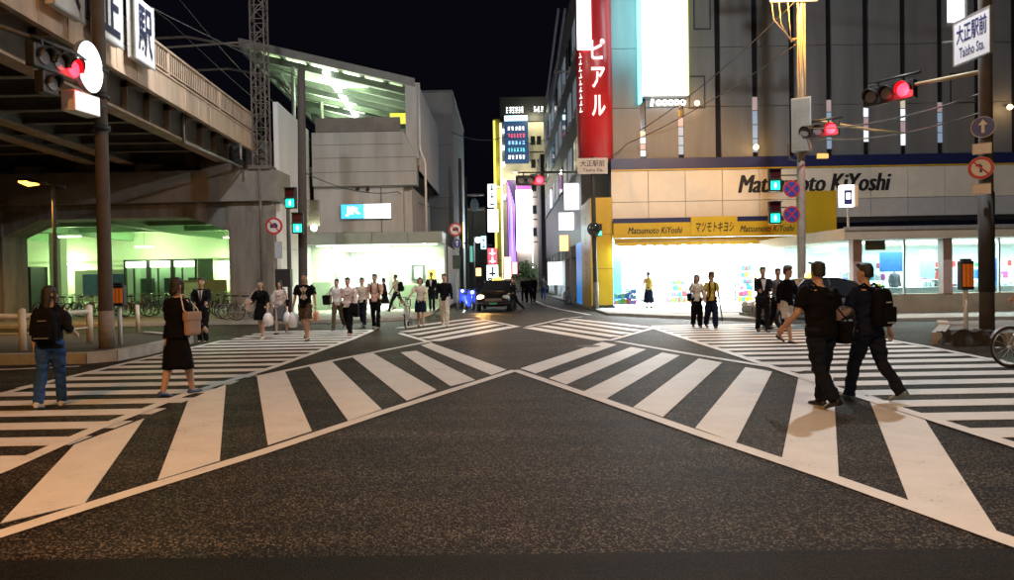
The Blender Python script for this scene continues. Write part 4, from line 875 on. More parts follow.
def disc_sign(label, loc, dia, th, style):
    t = thing('round_sign', label, 'sign', loc, R(th), group='round road signs', local=True); r = dia / 2
    def d(name, r0, y0, y1, m): return MB().tube([(0, y1, 0), (0, y0, 0)], r0, 28, smooth=False).build(name, m, t)
    d('back_plate', r, -.012, .012, GALV)
    if style == 'ban':
        d('red_ring', r * .98, -.018, -.0125, REDS); d('face', r * .76, -.024, -.0185, WHS)
        mb = MB().bbox(-r * .42, r * .42, -.03, -.0245, -r * .22, r * .2, .002); mb.build('truck_symbol', M('sym_navy', (.02, .03, .10), .5, var=0), t); B(-r * .1, r * .3, -.029, -.0245, r * .205, r * .34).build('truck_cab', MATS['sym_navy'], t)
        MB().bar((-r * .55, -.033, r * .55), (r * .55, -.033, -r * .55), .004, r * .14, up=(1, 0, 1)).build('red_slash', REDS, t)
    elif style == 'noturn':
        d('red_ring', r * .98, -.018, -.0125, REDS); d('face', r * .74, -.024, -.0185, WHS)
        MB().bar((0, -.028, -r * .4), (0, -.028, r * .25), .006, r * .2, up=(1, 0, 0)).build('arrow_stem', MATS.get('sym_navy') or M('sym_navy', (.02, .03, .10), .5, var=0), t); MB().bar((0, -.028, r * .25), (-r * .4, -.028, r * .25), .006, r * .2).build('arrow_head', M('sym_navy', (.02, .03, .10), .5, var=0), t)
        MB().bar((-r * .52, -.033, r * .52), (r * .52, -.033, -r * .52), .004, r * .14, up=(1, 0, 1)).build('red_slash', REDS, t)
    elif style == 'nopark':
        d('red_ring', r * .98, -.018, -.0125, REDS); d('face', r * .8, -.024, -.0185, BLUS)
        for s in (1, -1): MB().bar((-r * .56 * s, -.028 - .002 * s, r * .56), (r * .56 * s, -.028 - .002 * s, -r * .56), .004, r * .17, up=(s, 0, 1)).build('red_slash', REDS, t)
    elif style == 'blue':
        d('face', r * .95, -.018, -.0125, BLUS)
        MB().bar((0, -.024, -r * .55), (0, -.024, r * .3), .006, r * .26, up=(1, 0, 0)).build('arrow_stem', WHS, t); MB().add([(-r * .38, -.026, r * .2), (r * .38, -.026, r * .2), (0, -.026, r * .72)], [(0, 1, 2)]).build('arrow_head', WHS, t)
    B(-.03, .03, .013, .12, -.05, .05).build('clamp', GALV, t)
    return t
def plate_sign(name, label, loc, th, w, h, face, lettering=None, ink=None, sub=None, d=.06):
    t = thing(name, label, 'sign', loc, R(th), local=True)
    B(-w / 2, w / 2, -d / 2, d / 2, -h / 2, h / 2).build('plate', face, t)
    for (a, b, c, e) in ((-w / 2 - .02, w / 2 + .02, h / 2, h / 2 + .02), (-w / 2 - .02, w / 2 + .02, -h / 2 - .02, -h / 2), (-w / 2 - .02, -w / 2, -h / 2, h / 2), (w / 2, w / 2 + .02, -h / 2, h / 2)):
        B(a, b, -d / 2 - .01, d / 2, c, e).build('frame', GALV, t)
    if lettering: text(lettering, (-w * .42, -d / 2 - .002, -h * .05 if sub else -h * .32), (1, 0, 0), (0, 0, 1), w * .84, h * (.45 if sub else .64), ink, t, bold=.015, depth=.003)
    if sub: text(sub, (-w * .34, -d / 2 - .002, -h * .38), (1, 0, 0), (0, 0, 1), w * .7, h * .24, ink, t, bold=.01, depth=.003)
    return t
def post(name, label, x, y, z0, z1, r, mat, cat='pole', lean=(0, 0)):
    t = thing(name, label, cat, (x, y, z0)); n = 7
    MB().tube([(x + lean[0] * i / n, y, z0 + (z1 - z0) * i / n) for i in range(n + 1)], [r * (1 - .22 * i / n) for i in range(n + 1)], 18).build('shaft', mat, t)
    return t

def lamp_head(parent, p, d, mat, l=.75):
    a = Vector(p); d = Vector(d).normalized(); 
    MB().tube([a - d * .1, a, a + d * l * .5, a + d * l], [.04, .09, .15, .08], 12, sy=.6).build('lamp_head', STEELPOLE, parent)
    MB().tube([a + d * l * .25 - Vector((0, 0, .05)), a + d * l * .6 - Vector((0, 0, .075)), a + d * l * .92 - Vector((0, 0, .05))], [.08, .16, .07], 12, sy=.75).build('lens', mat, parent)
# ---- left pole on the island, with signal, round white sign and box
xl, yl = g(107, 347, .2); 
pL = post('signal_pole', 'tall dark pole on the left traffic island carrying a red signal', xl, yl, .18, 11.2, .15, POLE)
MB().tube([(xl, yl, .18), (xl, yl, 1.0)], .165, 18).build('lower_sleeve', M('sleeve', (.22, .19, .16), .8, var=.3, scale=8), pL)
c = at(53, 63, 14.5); MB().tube([(xl, yl, c.z + .36), (c.x + .12, c.y + .5, c.z + .36), (c.x - .3, 13.4, c.z + .36)], .045, 10).build('arm', STEELPOLE, pL)
for z in (c.z + .36, c.z - .2, c.z - .9): MB().tube([(xl, yl, z - .06), (xl, yl, z + .06)], .185, 16).build('clamp', DARK, pL)
MB().tube([(xl, yl, 10.6), (xl + .8, yl + .5, 11.0), (xl + 1.5, yl + .9, 11.05)], .045, 8).build('lamp_arm', STEELPOLE, pL); lamp_head(pL, (xl + 1.5, yl + .9, 11.05), (1, .6, 0), E('added_led', (.95, 1, 1), 20)); light('SPOT', (xl + 2.0, yl + 1.4, 10.75), 2000, (.95, .98, 1), .2, spot=140, rot=(R(58), 0, R(8)))  # LED lamp added out of view to brighten the station walls
vehicle_signal('red traffic signal beside the white disc under the railway bridge', c, 84, arrows=True)
dsk = at(88, 67, 15.7); t = thing('white_disc_sign', 'large white round sign on the left pole', 'sign', dsk, R(93), local=True)
MB().tube([(0, .05, 0), (0, -.05, 0)], .54, 36, smooth=False).build('rim', GALV, t); MB().tube([(0, -.051, 0), (0, -.058, 0)], .52, 36, smooth=False).build('face', E('disc_white', (1, 1, .98), 2.6), t); MB().bar((.3, .05, 0), (.55, .45, 0), .06, .06).build('bracket', DARK, t)  # round face drawn as emissive white
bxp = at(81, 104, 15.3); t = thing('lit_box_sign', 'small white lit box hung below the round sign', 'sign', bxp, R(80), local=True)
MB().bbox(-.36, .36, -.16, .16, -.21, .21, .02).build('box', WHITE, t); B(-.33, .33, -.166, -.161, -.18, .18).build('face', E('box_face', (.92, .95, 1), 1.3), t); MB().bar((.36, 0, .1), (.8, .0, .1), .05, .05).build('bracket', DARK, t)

# ---- orange delineator posts
def delineator(label, x, y, z0, h=.62, top=1.15):
    t = thing('delineator_post', label, 'delineator', (x, y, z0), group='orange delineators on the islands')
    MB().tube([(x, y, z0), (x, y, z0 + top - h + .02)], .045, 12).build('post', WHITE, t)
    MB().bbox(x - .14, x + .14, y - .09, y + .09, z0 + top - h + .02, z0 + top, .03).build('head', DARK, t)
    for i in (-1, 0, 1): B(x + i * .085 - .034, x + i * .085 + .034, y - .1, y - .091, z0 + top - h + .09, z0 + top - .07).build('reflector', ORANGE, t)
    MB().bbox(x - .1, x + .1, y - .06, y + .06, z0 + top, z0 + top + .05, .015).build('cap', DARK, t)
x, y = g(120.5, 345, .18); delineator('orange black delineator next to the tall left pole', x, y, .18, .5, 1.38)
x, y = g(966, 331, .22); delineator('orange black delineator left of the right hand pole', x, y, .22, .66, 1.55)

# ---- white guard fence on the left island
fn = thing('guard_fence', 'white pipe guard fence along the left traffic island', 'fence', (-11, 17, .18))
FP = [(-17.5, 15.9), (-15.3, 16.0), (-13.1, 16.2), (*g(23, 350, .2),), (*g(90, 342, .2),), (*g(138, 329.5, .2),)]
CRM = M('fence_cream', (.62, .57, .46), .5, var=.12, scale=6)
for i, (x, y) in enumerate(FP):
    if i == 5: MB().tube([(x, y, .12), (x, y, .95)], .055, 12).build('post', CRM, fn)
    else: MB().tube([(x, y, .18), (x, y, 1.06)], .075, 14).build('post', CRM, fn); MB().ell((x, y, 1.06), (.076, .076, .04)).build('post_cap', CRM, fn)
for a, b in zip(FP[:4], FP[1:5]):
    MB().tube([(a[0], a[1], .93), (b[0], b[1], .93)], .06, 10).build('rail', CRM, fn); MB().tube([(a[0], a[1], .55), (b[0], b[1], .55)], .022, 8).build('lower_rail', CRM, fn)

# ---- sodium street lamp in front of the hall
lb = at(57, 322, 26.0); lt = at(57, 186, 26.0); 
sl1 = post('street_lamp', 'orange glowing street lamp in front of the green hall', lb.x, 26.0, 0.0, lt.z, .075, STEELPOLE, 'lamp')
SOD = E('sodium_lens', (1, .42, .06), 5)
MB().tube([(lt.x + .3, 26, lt.z - .05), (lt.x, 26, lt.z), (lt.x - .4, 26, lt.z + .1)], .05, 8).build('arm', STEELPOLE, sl1); lamp_head(sl1, (lt.x - .4, 26, lt.z + .12), (-1, -.1, .12), SOD, .95)
light('SPOT', (lt.x - .9, 25.8, lt.z - .32), 700, (1, .48, .10), .15, spot=150)

# ---- poles at the far left corner
xq = at(303, 300, 27).x; p3 = post('utility_pole', 'dark wooden utility pole left of the station entrance', xq, 27.0, .0 if False else 0.12, 9.25, .17, M('wood_pole', (.06, .05, .045), .85, var=.3, scale=8), lean=(.12, 0))
xs = at(275.5, 300, 26.6).x; p2 = post('signal_pole', 'slim steel pole with round sign beside the concrete pillar', xs, 28.4, .12, 5.1, .09, STEELPOLE)
c = at(291, 198, 26.6); ped_signal('upper green pedestrian signal on the left corner', c, -6); MB().bar((xs, 28.35, c.z + .2), (c.x, 26.95, c.z + .2), .04, .04).build('arm', STEELPOLE, p2)
c = at(298, 223, 26.4); ped_signal('lower green pedestrian signal on the left corner', c, 4); MB().bar((c.x, 26.75, c.z + .2), (xq + .03, 27, c.z + .2), .04, .04).build('arm', STEELPOLE, p3)
c = at(274, 226, 28.1); disc_sign('round red ringed no trucks sign beside the concrete pillar', c, .66, 0, 'ban')
c = at(278.5, 250, 28.1); plate_sign('plate_sign', 'small pale blue plate under the round truck sign', c, 0, .24, .6, M('plate_pale', (.45, .5, .6), .5, var=.2, scale=9))
c = at(284, 278, 27.2); t = thing('signal_control_box', 'dark control box on the left corner pole', 'box', c, local=True); MB().bbox(-.28, .28, -.15, .15, -.33, .33, .02).build('cabinet', DARK, t); MB().bar((-.28, 0, .1), (xs - c.x, 1.1, .1), .05, .05).build('bracket', DARK, t)
c = at(313.5, 213, 29); plate_sign('hanging_sign', 'weathered tan hanging sign by the station entrance corner', c, -8, .5, .98, M('sign_tan', (.36, .30, .24), .6, var=.35, scale=9)); 
c2 = at(314, 228, 29); t = thing('bulb_lamp', 'small round bulb lamp under the tan hanging sign', 'lamp', c2, local=True); MB().ell((0, 0, 0), (.13, .13, .13)).build('bulb', E('bulb_green', (.85, 1, .8), 10), t); MB().bar((0, 0, .1), (0, 0, .35), .03, .03).build('stem', DARK, t); light('POINT', (c2.x, 28.7, c2.z), 10, (.8, 1, .7), .12)
# ---- sign pole at the street mouth (left)
xm = at(457.5, 300, 33).x; p4 = post('sign_pole', 'slim pole with two round signs at the left street mouth', xm, 33.0, .12, 4.15, .045, GALV)
c = at(455.5, 229.5, 32.9); disc_sign('round red ringed sign at the left street mouth', c, .60, 0, 'ban')
c = at(457.2, 243.5, 32.9); disc_sign('small blue round sign below the red ringed sign', c, .40, 0, 'blue')
c = at(456.5, 262, 32.85); t = thing('signal_box', 'small dark green signal box on the street mouth pole', 'box', c, local=True); MB().bbox(-.17, .17, -.1, .1, -.3, .3, .02).build('cabinet', M('box_green', (.03, .07, .05), .5, var=.2), t)
xb = at(448.5, 300, 35).x; p5 = post('sign_pole', 'thin bare pole against the station wall near the street mouth', xb, 34.6, .12, 4.0, .05, STEELPOLE)

# ---- pole with central signal and station plate at the drug store corner
x5 = at(596, 311, 33.4).x
p6 = post('signal_pole', 'black signal pole in front of the yellow corner column', x5, 33.4, 0.1, 6.95, .115, DARK, lean=(-.06, 0))
MB().tube([(x5, 33.4, .1), (x5, 33.4, 1.3)], .135, 16).build('lower_sleeve', M('sleeve', (.22, .19, .16), .8, var=.3, scale=8), p6)
c = at(530, 180.5, 33.3); MB().tube([(x5 - .05, 33.4, c.z + .36), (c.x + .6, 33.3, c.z + .36)], .045, 10).build('arm', DARK, p6)
vehicle_signal('red traffic signal hanging over the middle of the side street', c, 4)
c = at(592.5, 166, 33.2); plate_sign('station_plate', 'pale plate with the station stop name above the black pole', c, 0, 1.3, .66, M('plate_grey', (.45, .44, .43), .5, var=.12), '大正駅前', M('plate_ink', (.05, .03, .04), .5, var=0), 'Taisho Sta.')
c = at(594, 229, 33.1); t = thing('convex_mirror', 'round dark rimmed sign and small signal on black corner pole', 'mirror', c, local=True)
MB().torus((0, 0, 0), .26, .05, 'Y', 24, 8).build('rim', DARK, t); MB().ell((0, .02, 0), (.25, .05, .25)).build('face', M('mirror_dark', (.10, .13, .13), .1, metal=.8, var=0), t)
c = at(599, 230, 33.25); ped_signal('small dim signal head on the black corner pole', c, 30).scale = (.6, .6, .75)

# ---- utility pole on the right kerb with signals, no-parking signs and cabinet
x8 = at(802, 319, 25.3).x; Y8 = 25.3
p8 = post('utility_pole', 'tall concrete utility pole on the right kerb lit orange above', x8, Y8, .1, 13.6, .14, M('pole_light', (.30, .27, .22), .8, var=.3, scale=5, bump=.3, bscale=25), lean=(.06, 0))
ci = at(790, 20, Y8)
for z in (10.75, 12.4):
    MB().bar((x8 - 1.05, Y8 - .2, z), (x8 + .55, Y8 - .2, z), .09, .09).build('cross_arm', GALV, p8)
    for dx in (-1.0, -.75, -.45, .4): MB().tube([(x8 + dx, Y8 - .2, z + .04), (x8 + dx, Y8 - .2, z + .12), (x8 + dx, Y8 - .2, z + .26)], [.05, .07, .04], 10).build('insulator', M('porcelain', (.55, .5, .42), .3, var=.1), p8)
for i, dx in enumerate((-1.0, -.75, -.45)): MB().tube([(x8 + dx, Y8 - .22, 10.7), (x8 + dx + .05, Y8 - .25, 10.1 - .15 * i), (x8 - .35, Y8 - .2, 9.45 - .05 * i), (x8 - .12, Y8 - .15, 9.5)], .018, 6).build('jumper_cable', M('cable_tan', (.3, .22, .12), .6, var=0), p8)
for i in range(5): MB().tube([(x8 + .1 * math.cos(i * 1.3) , Y8 - .19 - .02 * (i % 2), 5.5), (x8 + .14 * math.cos(i * 1.3 + .5), Y8 - .2, 8.2), (x8 + .12 * math.cos(i * 1.1), Y8 - .19, 11.5)], .022, 6).build('riser_cable', M('cable_tan', (.3, .22, .12), .6, var=0), p8)
c = at(802, 125, Y8 - .3); t = thing('signal_cabinet', 'pale tilted control cabinet strapped to the right utility pole', 'cabinet', c, R(-30), local=True)
MB().bbox(-.32, .32, -.18, .1, -.9, .9, .03).build('cabinet', M('cabinet_pale', (.22, .24, .235), .4, metal=.2, var=.12), t); MB().bbox(-.27, .27, -.195, -.181, -.82, .82, .005).build('door', M('cabinet_door', (.16, .19, .19), .35, metal=.2, var=.15), t)
MB().tube([(.2, -.1, -.98), (-.1, -.15, -1.25), (-.4, -.1, -1.1), (-.45, 0, -.6)], .03, 6).build('cable_loop', BLACK, t)
c = at(819, 131, 24.6); vehicle_signal('red traffic signal in front of the pale pole cabinet', c, -38)
MB().tube([(x8, Y8 - .1, c.z + .3), (c.x, 24.7, c.z + .36), at(872, 130, 24.9), at(906, 133, 25.0)], [.05, .05, .045, .02], 10).build('signal_arm', M('arm_yellowed', (.34, .28, .16), .5, var=.2), p8)
for py, Yk, nm in ((180, 24.9, 'upper'), (212.5, 24.9, 'lower')):
    c = at(774.5, py, Yk); ped_signal(f'{nm} green pedestrian signal left of the right utility pole', c, -4); MB().bar((c.x, Yk + .35, c.z + .2), (x8 - .1, Y8, c.z + .2), .045, .045).build('arm', STEELPOLE, p8)
for py, nm in ((189, 'upper'), (214.5, 'lower')): disc_sign(f'{nm} blue no parking disc on the right utility pole', at(791.5, py, 24.95), .58, 0, 'nopark')
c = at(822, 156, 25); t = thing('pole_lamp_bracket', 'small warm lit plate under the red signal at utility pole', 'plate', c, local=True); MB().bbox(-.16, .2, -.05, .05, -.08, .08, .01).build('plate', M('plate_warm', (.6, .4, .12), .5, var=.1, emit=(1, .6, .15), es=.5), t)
# sodium lamp high on that pole, above the frame
MB().tube([(x8, Y8, 11.6), (x8 - .15, Y8 - .4, 11.95), (x8 - .25, Y8 - .6, 12.05)], .04, 8).build('lamp_arm', STEELPOLE, p8); lamp_head(p8, (x8 - .25, Y8 - .6, 12.05), (-.4, -1, 0), SOD)
light('SPOT', (x8 - .3, Y8 - .78, 11.55), 3300, (1, .46, .09), .15, spot=128, rot=(R(20), R(18), 0))

# ---- right pole on the median
x9, y9 = g(987, 333.5, .22)
p9 = post('signal_pole', 'tall concrete pole on the right traffic island with blue and red signs', x9, y9, .22, 11.5, .145, POLE)
MB().tube([(x9, y9, 1.1), (x9, y9, 3.2)], .155, 18).build('black_wrap', M('rubber_wrap', (.03, .028, .026), .7, var=.3, scale=20, bump=.4, bscale=60), p9)
e = at(890, 93, y9 + 2.5)
MB().tube([(x9, y9, at(978, 71, y9).z), (e.x + .3, y9 + 1.9, e.z + .05)], [.05, .045], 10).build('signal_arm', M('arm_yellowed', (.34, .28, .16), .5, var=.2), p9)
MB().tube([(x9 - .1, y9 + .2, 6.45), (x9 - .35, y9 + .9, 6.62)], .03, 8).build('brace', STEELPOLE, p9)
vehicle_signal('red traffic signal on the slanting arm of the right pole', (e.x, e.y, e.z - .02), -58)
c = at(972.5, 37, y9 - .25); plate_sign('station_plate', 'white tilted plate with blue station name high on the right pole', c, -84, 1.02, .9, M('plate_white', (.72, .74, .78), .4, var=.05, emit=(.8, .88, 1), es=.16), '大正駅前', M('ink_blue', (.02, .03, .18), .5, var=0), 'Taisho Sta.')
c = at(983, 127, y9 - .22); disc_sign('blue round arrow sign on the right island pole', c, .44, -34, 'blue'); c = at(982, 148.5, y9 - .22); plate_sign('plate_sign', 'small white plate under the blue arrow disc', c, -34, .3, .18, WHS, d=.02)
c = at(981, 168, y9 - .22); disc_sign('red ringed no turning sign on the right island pole', c, .47, -34, 'noturn'); c = at(981.5, 189, y9 - .22); plate_sign('plate_sign', 'small white plate under the no turning sign', c, -34, .3, .18, WHS, d=.02)
# lamp added on top, above the frame, to light the crossing and store cladding
MB().tube([(x9, y9, 11.0), (x9 - .6, y9 + .6, 11.5), (x9 - 1.4, y9 + 1.3, 11.6)], .05, 8).build('lamp_arm', STEELPOLE, p9); LEDL = E('added_led', (.95, 1, 1), 20); lamp_head(p9, (x9 - 1.4, y9 + 1.3, 11.6), (-1, .8, 0), LEDL)
light('POINT', (x9 - 1.8, y9 + 1.6, 11.3), 3000, (.92, .96, 1), .2)
# ---- lamps of the near side of the crossing (outside the picture, behind and beside the camera)
def tall_lamp(label, x, y, h, dx, dy, mat, p, col, tilt=None):
    t = post('street_lamp', label, x, y, 0, h, .11, STEELPOLE, 'lamp'); MB().tube([(x, y, h - .1), (x + dx * .6, y + dy * .6, h + .35), (x + dx, y + dy, h + .4)], .05, 8).build('arm', STEELPOLE, t); lamp_head(t, (x + dx, y + dy, h + .4), (dx, dy, 0), mat)
    d = Vector((dx, dy)).normalized(); light('POINT', (x + dx + d.x * .4, y + dy + d.y * .4, h + .1), p, col, .22)
WARMW = E('warm_led', (1, .78, .55), 20)
tall_lamp('sodium street lamp standing left behind the camera', -9.5, -1.0, 8.2, 3.6, 1.5, SOD, 2600, (1, .42, .10))
tall_lamp('warm white street lamp standing right behind the camera', 9.0, -1.5, 8.6, -4.0, 1.5, WARMW, 1350, (1, .74, .47))
# ---- overhead cables
wire('overhead_cable', [(x8, Y8 - .2, 10.9), (6.2, 34.0, 8.2)], .02, 'thin cable from the utility pole down to the store front', .3)
wire('overhead_cable', [(x8, Y8 - .2, 9.4), (5.6, 33.9, 7.6), (4.0, 33.4, 6.9)], .02, 'second cable from the utility pole to the corner pole', .25)
wire('overhead_cable', [(x8, Y8, 6.5), (x9, y9, 5.3)], .025, 'cable slung between the right pole and the utility pole', .25)
wire('overhead_cable', [(x8, Y8, 6.2), (x9, y9, 4.9)], .02, 'lower cable slung between the right pole and utility pole', .3)
wire('overhead_cable', [(x8 + .2, Y8 - .2, 12.4), (24, 20, 11)], .018, 'cable leaving the utility pole to the right', .5)
wire('overhead_cable', [(xq, 27, 5.6), (-5.3, 36.5, 5.9), (-3.4, 47.9, 6.2)], .022, 'cable running from the wooden pole past the station', .35)
wire('overhead_cable', [(xq, 27, 9.0), (-16, 10, 12.5)], .016, 'cable rising from the wooden pole to upper left', .6)
wire('overhead_cable', [(-3.4, 47.9, 11.0), (0.2, 60, 13), (3.9, 70, 14.5)], .03, 'dark cable high across the side street', .4)
# ================================================================ bicycles, scooter, taxis
TYRE = M('tyre', (.02, .02, .02), .8, var=.1); RIM = M('rim_alloy', (.55, .55, .55), .3, metal=.8, var=.05); CHROME = M('chrome', (.6, .6, .6), .2, metal=.9, var=0)
def make_bicycle(fm, label, loc, rz, group=None, basket=True, steer=0.0):
    t = thing('bicycle', label, 'bicycle', loc, rz, group, local=True); r = .33
    for wx in (-.53, .55):
        w = MB().torus((wx, 0, r), r - .018, .02, 'Y', 28, 6).build('wheel', TYRE, t); MB().torus((wx, 0, r), r - .045, .012, 'Y', 28, 5).build('rim', RIM, w)
        mb = MB()
        for i in range(14): a = 2 * math.pi * i / 14; mb.tube([(wx, .02 * (-1) ** i, r), (wx + (r - .05) * math.cos(a), 0, r + (r - .05) * math.sin(a))], .0028, 4)
        mb.tube([(wx, -.05, r), (wx, .05, r)], .022, 8); tag(mb.build('spokes', RIM, w), kind='stuff')
        V = [(wx + (r + .022) * math.cos(a), y, r + (r + .022) * math.sin(a)) for a in [R(10 + 150 * i / 12) if wx < 0 else R(25 + 125 * i / 12) for i in range(13)] for y in (-.03, .03)]
        MB().add(V, [(2 * i, 2 * i + 2, 2 * i + 3, 2 * i + 1) for i in range(12)], True).build('mudguard', fm, t)
    mb = MB(); seat, head, bb_ = (-.18, 0, .78), (.36, 0, .80), (-.05, 0, .28)
    for a, b, rr in ((bb_, seat, .018), (bb_, (.40, 0, .62), .022), (seat, (.38, 0, .72), .016) if not basket else (bb_, (.385, 0, .68), .018), ((-.53, .05, r), bb_, .012), ((-.53, -.05, r), bb_, .012), ((-.53, .05, r), (-.17, 0, .72), .01), ((-.53, -.05, r), (-.17, 0, .72), .01), ((.36, 0, .84), (.42, 0, .58), .02), ((.42, .04, .58), (.55, .045, r), .013), ((.42, -.04, .58), (.55, -.045, r), .013)): mb.tube([a, b], rr, 8)
    mb.build('frame', fm, t)
    mb = MB().tube([(-.18, 0, .75), (-.2, 0, .9)], .013, 8); mb.build('seat_post', CHROME, t)
    MB().loft([[(x, w * math.cos(a), .92 + h * math.sin(a)) for a in [2 * math.pi * k / 10 for k in range(10)]] for x, w, h in ((-.34, .05, .02), (-.30, .10, .035), (-.2, .085, .035), (-.08, .03, .025), (-.04, .02, .015))]).build('saddle', BLACK, t)
    MB().tube([(.36, 0, .84), (.34, 0, 1.0)], .013, 8).build('stem', CHROME, t)
    MB().tube([(.12, -.27, 1.02), (.28, -.24, 1.03), (.36, -.1, 1.0), (.36, .1, 1.0), (.28, .24, 1.03), (.12, .27, 1.02)], .012, 8).build('handlebar', CHROME, t)
    MB().tube([(-.05, -.06, .28), (-.05, .06, .28)], .09, 16).build('chainring', CHROME, t)
    mb = MB().bar((-.05, .08, .28), (.08, .08, .16), .02, .012); mb.bar((-.05, -.08, .28), (-.18, -.08, .40), .02, .012); mb.box(.03, .13, .08, .17, .145, .17); mb.box(-.23, -.13, -.17, -.08, .39, .415); mb.build('pedals', BLACK, t)
    if basket:
        mb = MB()
        for z in (.72, .80, .88, .95): 
            for (a, b) in (((.44, -.17), (.78, -.17)), ((.78, -.17), (.78, .17)), ((.78, .17), (.44, .17)), ((.44, .17), (.44, -.17))): mb.bar((a[0], a[1], z), (b[0], b[1], z), .008, .008)
        for i in range(6):
            for y in (-.17, .17): mb.bar((.44 + .068 * i, y, .72), (.44 + .068 * i, y, .95), .006, .006)
            mb.bar((.78, -.17 + .068 * i, .72), (.78, -.17 + .068 * i, .95), .006, .006); mb.bar((.44, -.17 + .068 * i, .72), (.78, -.17 + .068 * i, .72), .006, .006)
        tag(mb.build('basket', CHROME, t), kind='stuff')
    MB().bar((-.53, .06, r), (-.72, .16, .02), .014, .014).build('kickstand', CHROME, t)
    return t
BF = [M('bike_black', (.02, .02, .022), .35, var=.1), M('bike_silver', (.45, .45, .46), .3, metal=.6, var=.1), M('bike_blue', (.03, .06, .2), .35, var=.1), M('bike_red', (.2, .03, .03), .35, var=.1)]
proto = {}
nb_ = 0
for row, (y, x0, n) in enumerate(((33.2, -20.3, 9), (34.3, -21.4, 10))):
    for i in range(n):
        x = x0 + i * .92 + rnd.uniform(-.08, .08); rz_ = R(80 + rnd.uniform(-14, 14)); c = rnd.randrange(4)
        lab = ['black', 'silver', 'blue', 'dark red'][c] + ' bicycle parked in the ' + ['front', 'rear'][row] + ' row before the green lit hall'
        if c not in proto: proto[c] = make_bicycle(BF[c], lab, (x, y, .12), rz_, 'bicycles parked before the hall')
        else:
            o = copy_tree(proto[c]); o.location = (x, y, .12); o.rotation_euler = (0, 0, rz_); o['label'] = lab
for i, (px, py, a) in enumerate(((241, 319, 20), (251, 320, 8), (232, 318, 60))):
    x, y = g(px, py, .12); o = copy_tree(proto[i % 2 if i % 2 in proto else 0]); o.location = (x, y, .12); o.rotation_euler = (0, 0, R(a)); tag(o, ['dark bicycle parked against the concrete portal pillar', 'bicycle parked nearest the truck sign pole', 'bicycle parked at the left edge of the portal pillar'][i], 'bicycle', 'bicycles at the portal pillar')
x, y = g(566, 305, .1); make_bicycle(BF[1], 'bicycle parked by the blue panel in the side street', (3.45, 42.5, .0), R(100))
# scooter with blue light put into its body colour as glow on the left of the street
def make_scooter(label, loc, rz):
    t = thing('scooter', label, 'scooter', loc, rz, local=True); bl = M('scooter_blue', (.02, .04, .5), .25, var=.1, emit=(.05, .1, 1), es=.9)
    for wx in (-.6, .6): w = MB().torus((wx, 0, .24), .17, .065, 'Y', 22, 8).build('wheel', TYRE, t); MB().tube([(wx, -.05, .24), (wx, .05, .24)], .11, 14).build('rim', RIM, w)
    sec = lambda x, w, z0, z1: [(x, w * math.cos(a), (z0 + z1) / 2 + (z1 - z0) / 2 * math.sin(a)) for a in [2 * math.pi * k / 12 for k in range(12)]]
    MB().loft([sec(-.95, .08, .55, .7), sec(-.7, .19, .4, .78), sec(-.3, .2, .3, .78), sec(-.05, .18, .22, .5), sec(.25, .17, .2, .32), sec(.35, .15, .2, .34)]).build('body', bl, t)
    MB().bar((.34, 0, .25), (.48, 0, .98), .36, .08, up=(1, 0, 0)).build('leg_shield', bl, t); MB().loft([sec(-.75, .1, .78, .86), sec(-.5, .16, .77, .88), (sec(-.1, .14, .76, .86)), sec(.02, .08, .76, .82)]).build('seat', BLACK, t)
    MB().tube([(.42, -.34, 1.02), (.5, -.1, 1.05), (.5, .1, 1.05), (.42, .34, 1.02)], .018, 8).build('handlebar', BLACK, t); MB().tube([(.48, 0, 1.0), (.6, 0, .24)], .03, 8).build('fork', CHROME, t)
    MB().ell((.56, 0, .9), (.05, .09, .08)).build('headlamp', E('scooter_lamp', (.6, .7, 1), 3), t); MB().tube([(.44, .34, 1.02), (.44, .4, 1.25)], .008, 6).build('mirror_stalk', BLACK, t); MB().ell((.44, .42, 1.28), (.015, .07, .05)).build('mirror', BLACK, t)
    return t
xx = at(469, 300, 36).x; make_scooter('blue lit scooter parked left of the taxi', (xx, 36.0, .0), R(-70)); light('POINT', (xx, 35.3, 1.3), 14, (.15, .2, 1), .1)  # small blue point light added over the scooter
make_scooter('second scooter half hidden beside the station wall', (at(463.5, 300, 40).x, 40.5, .0), R(-95)); 
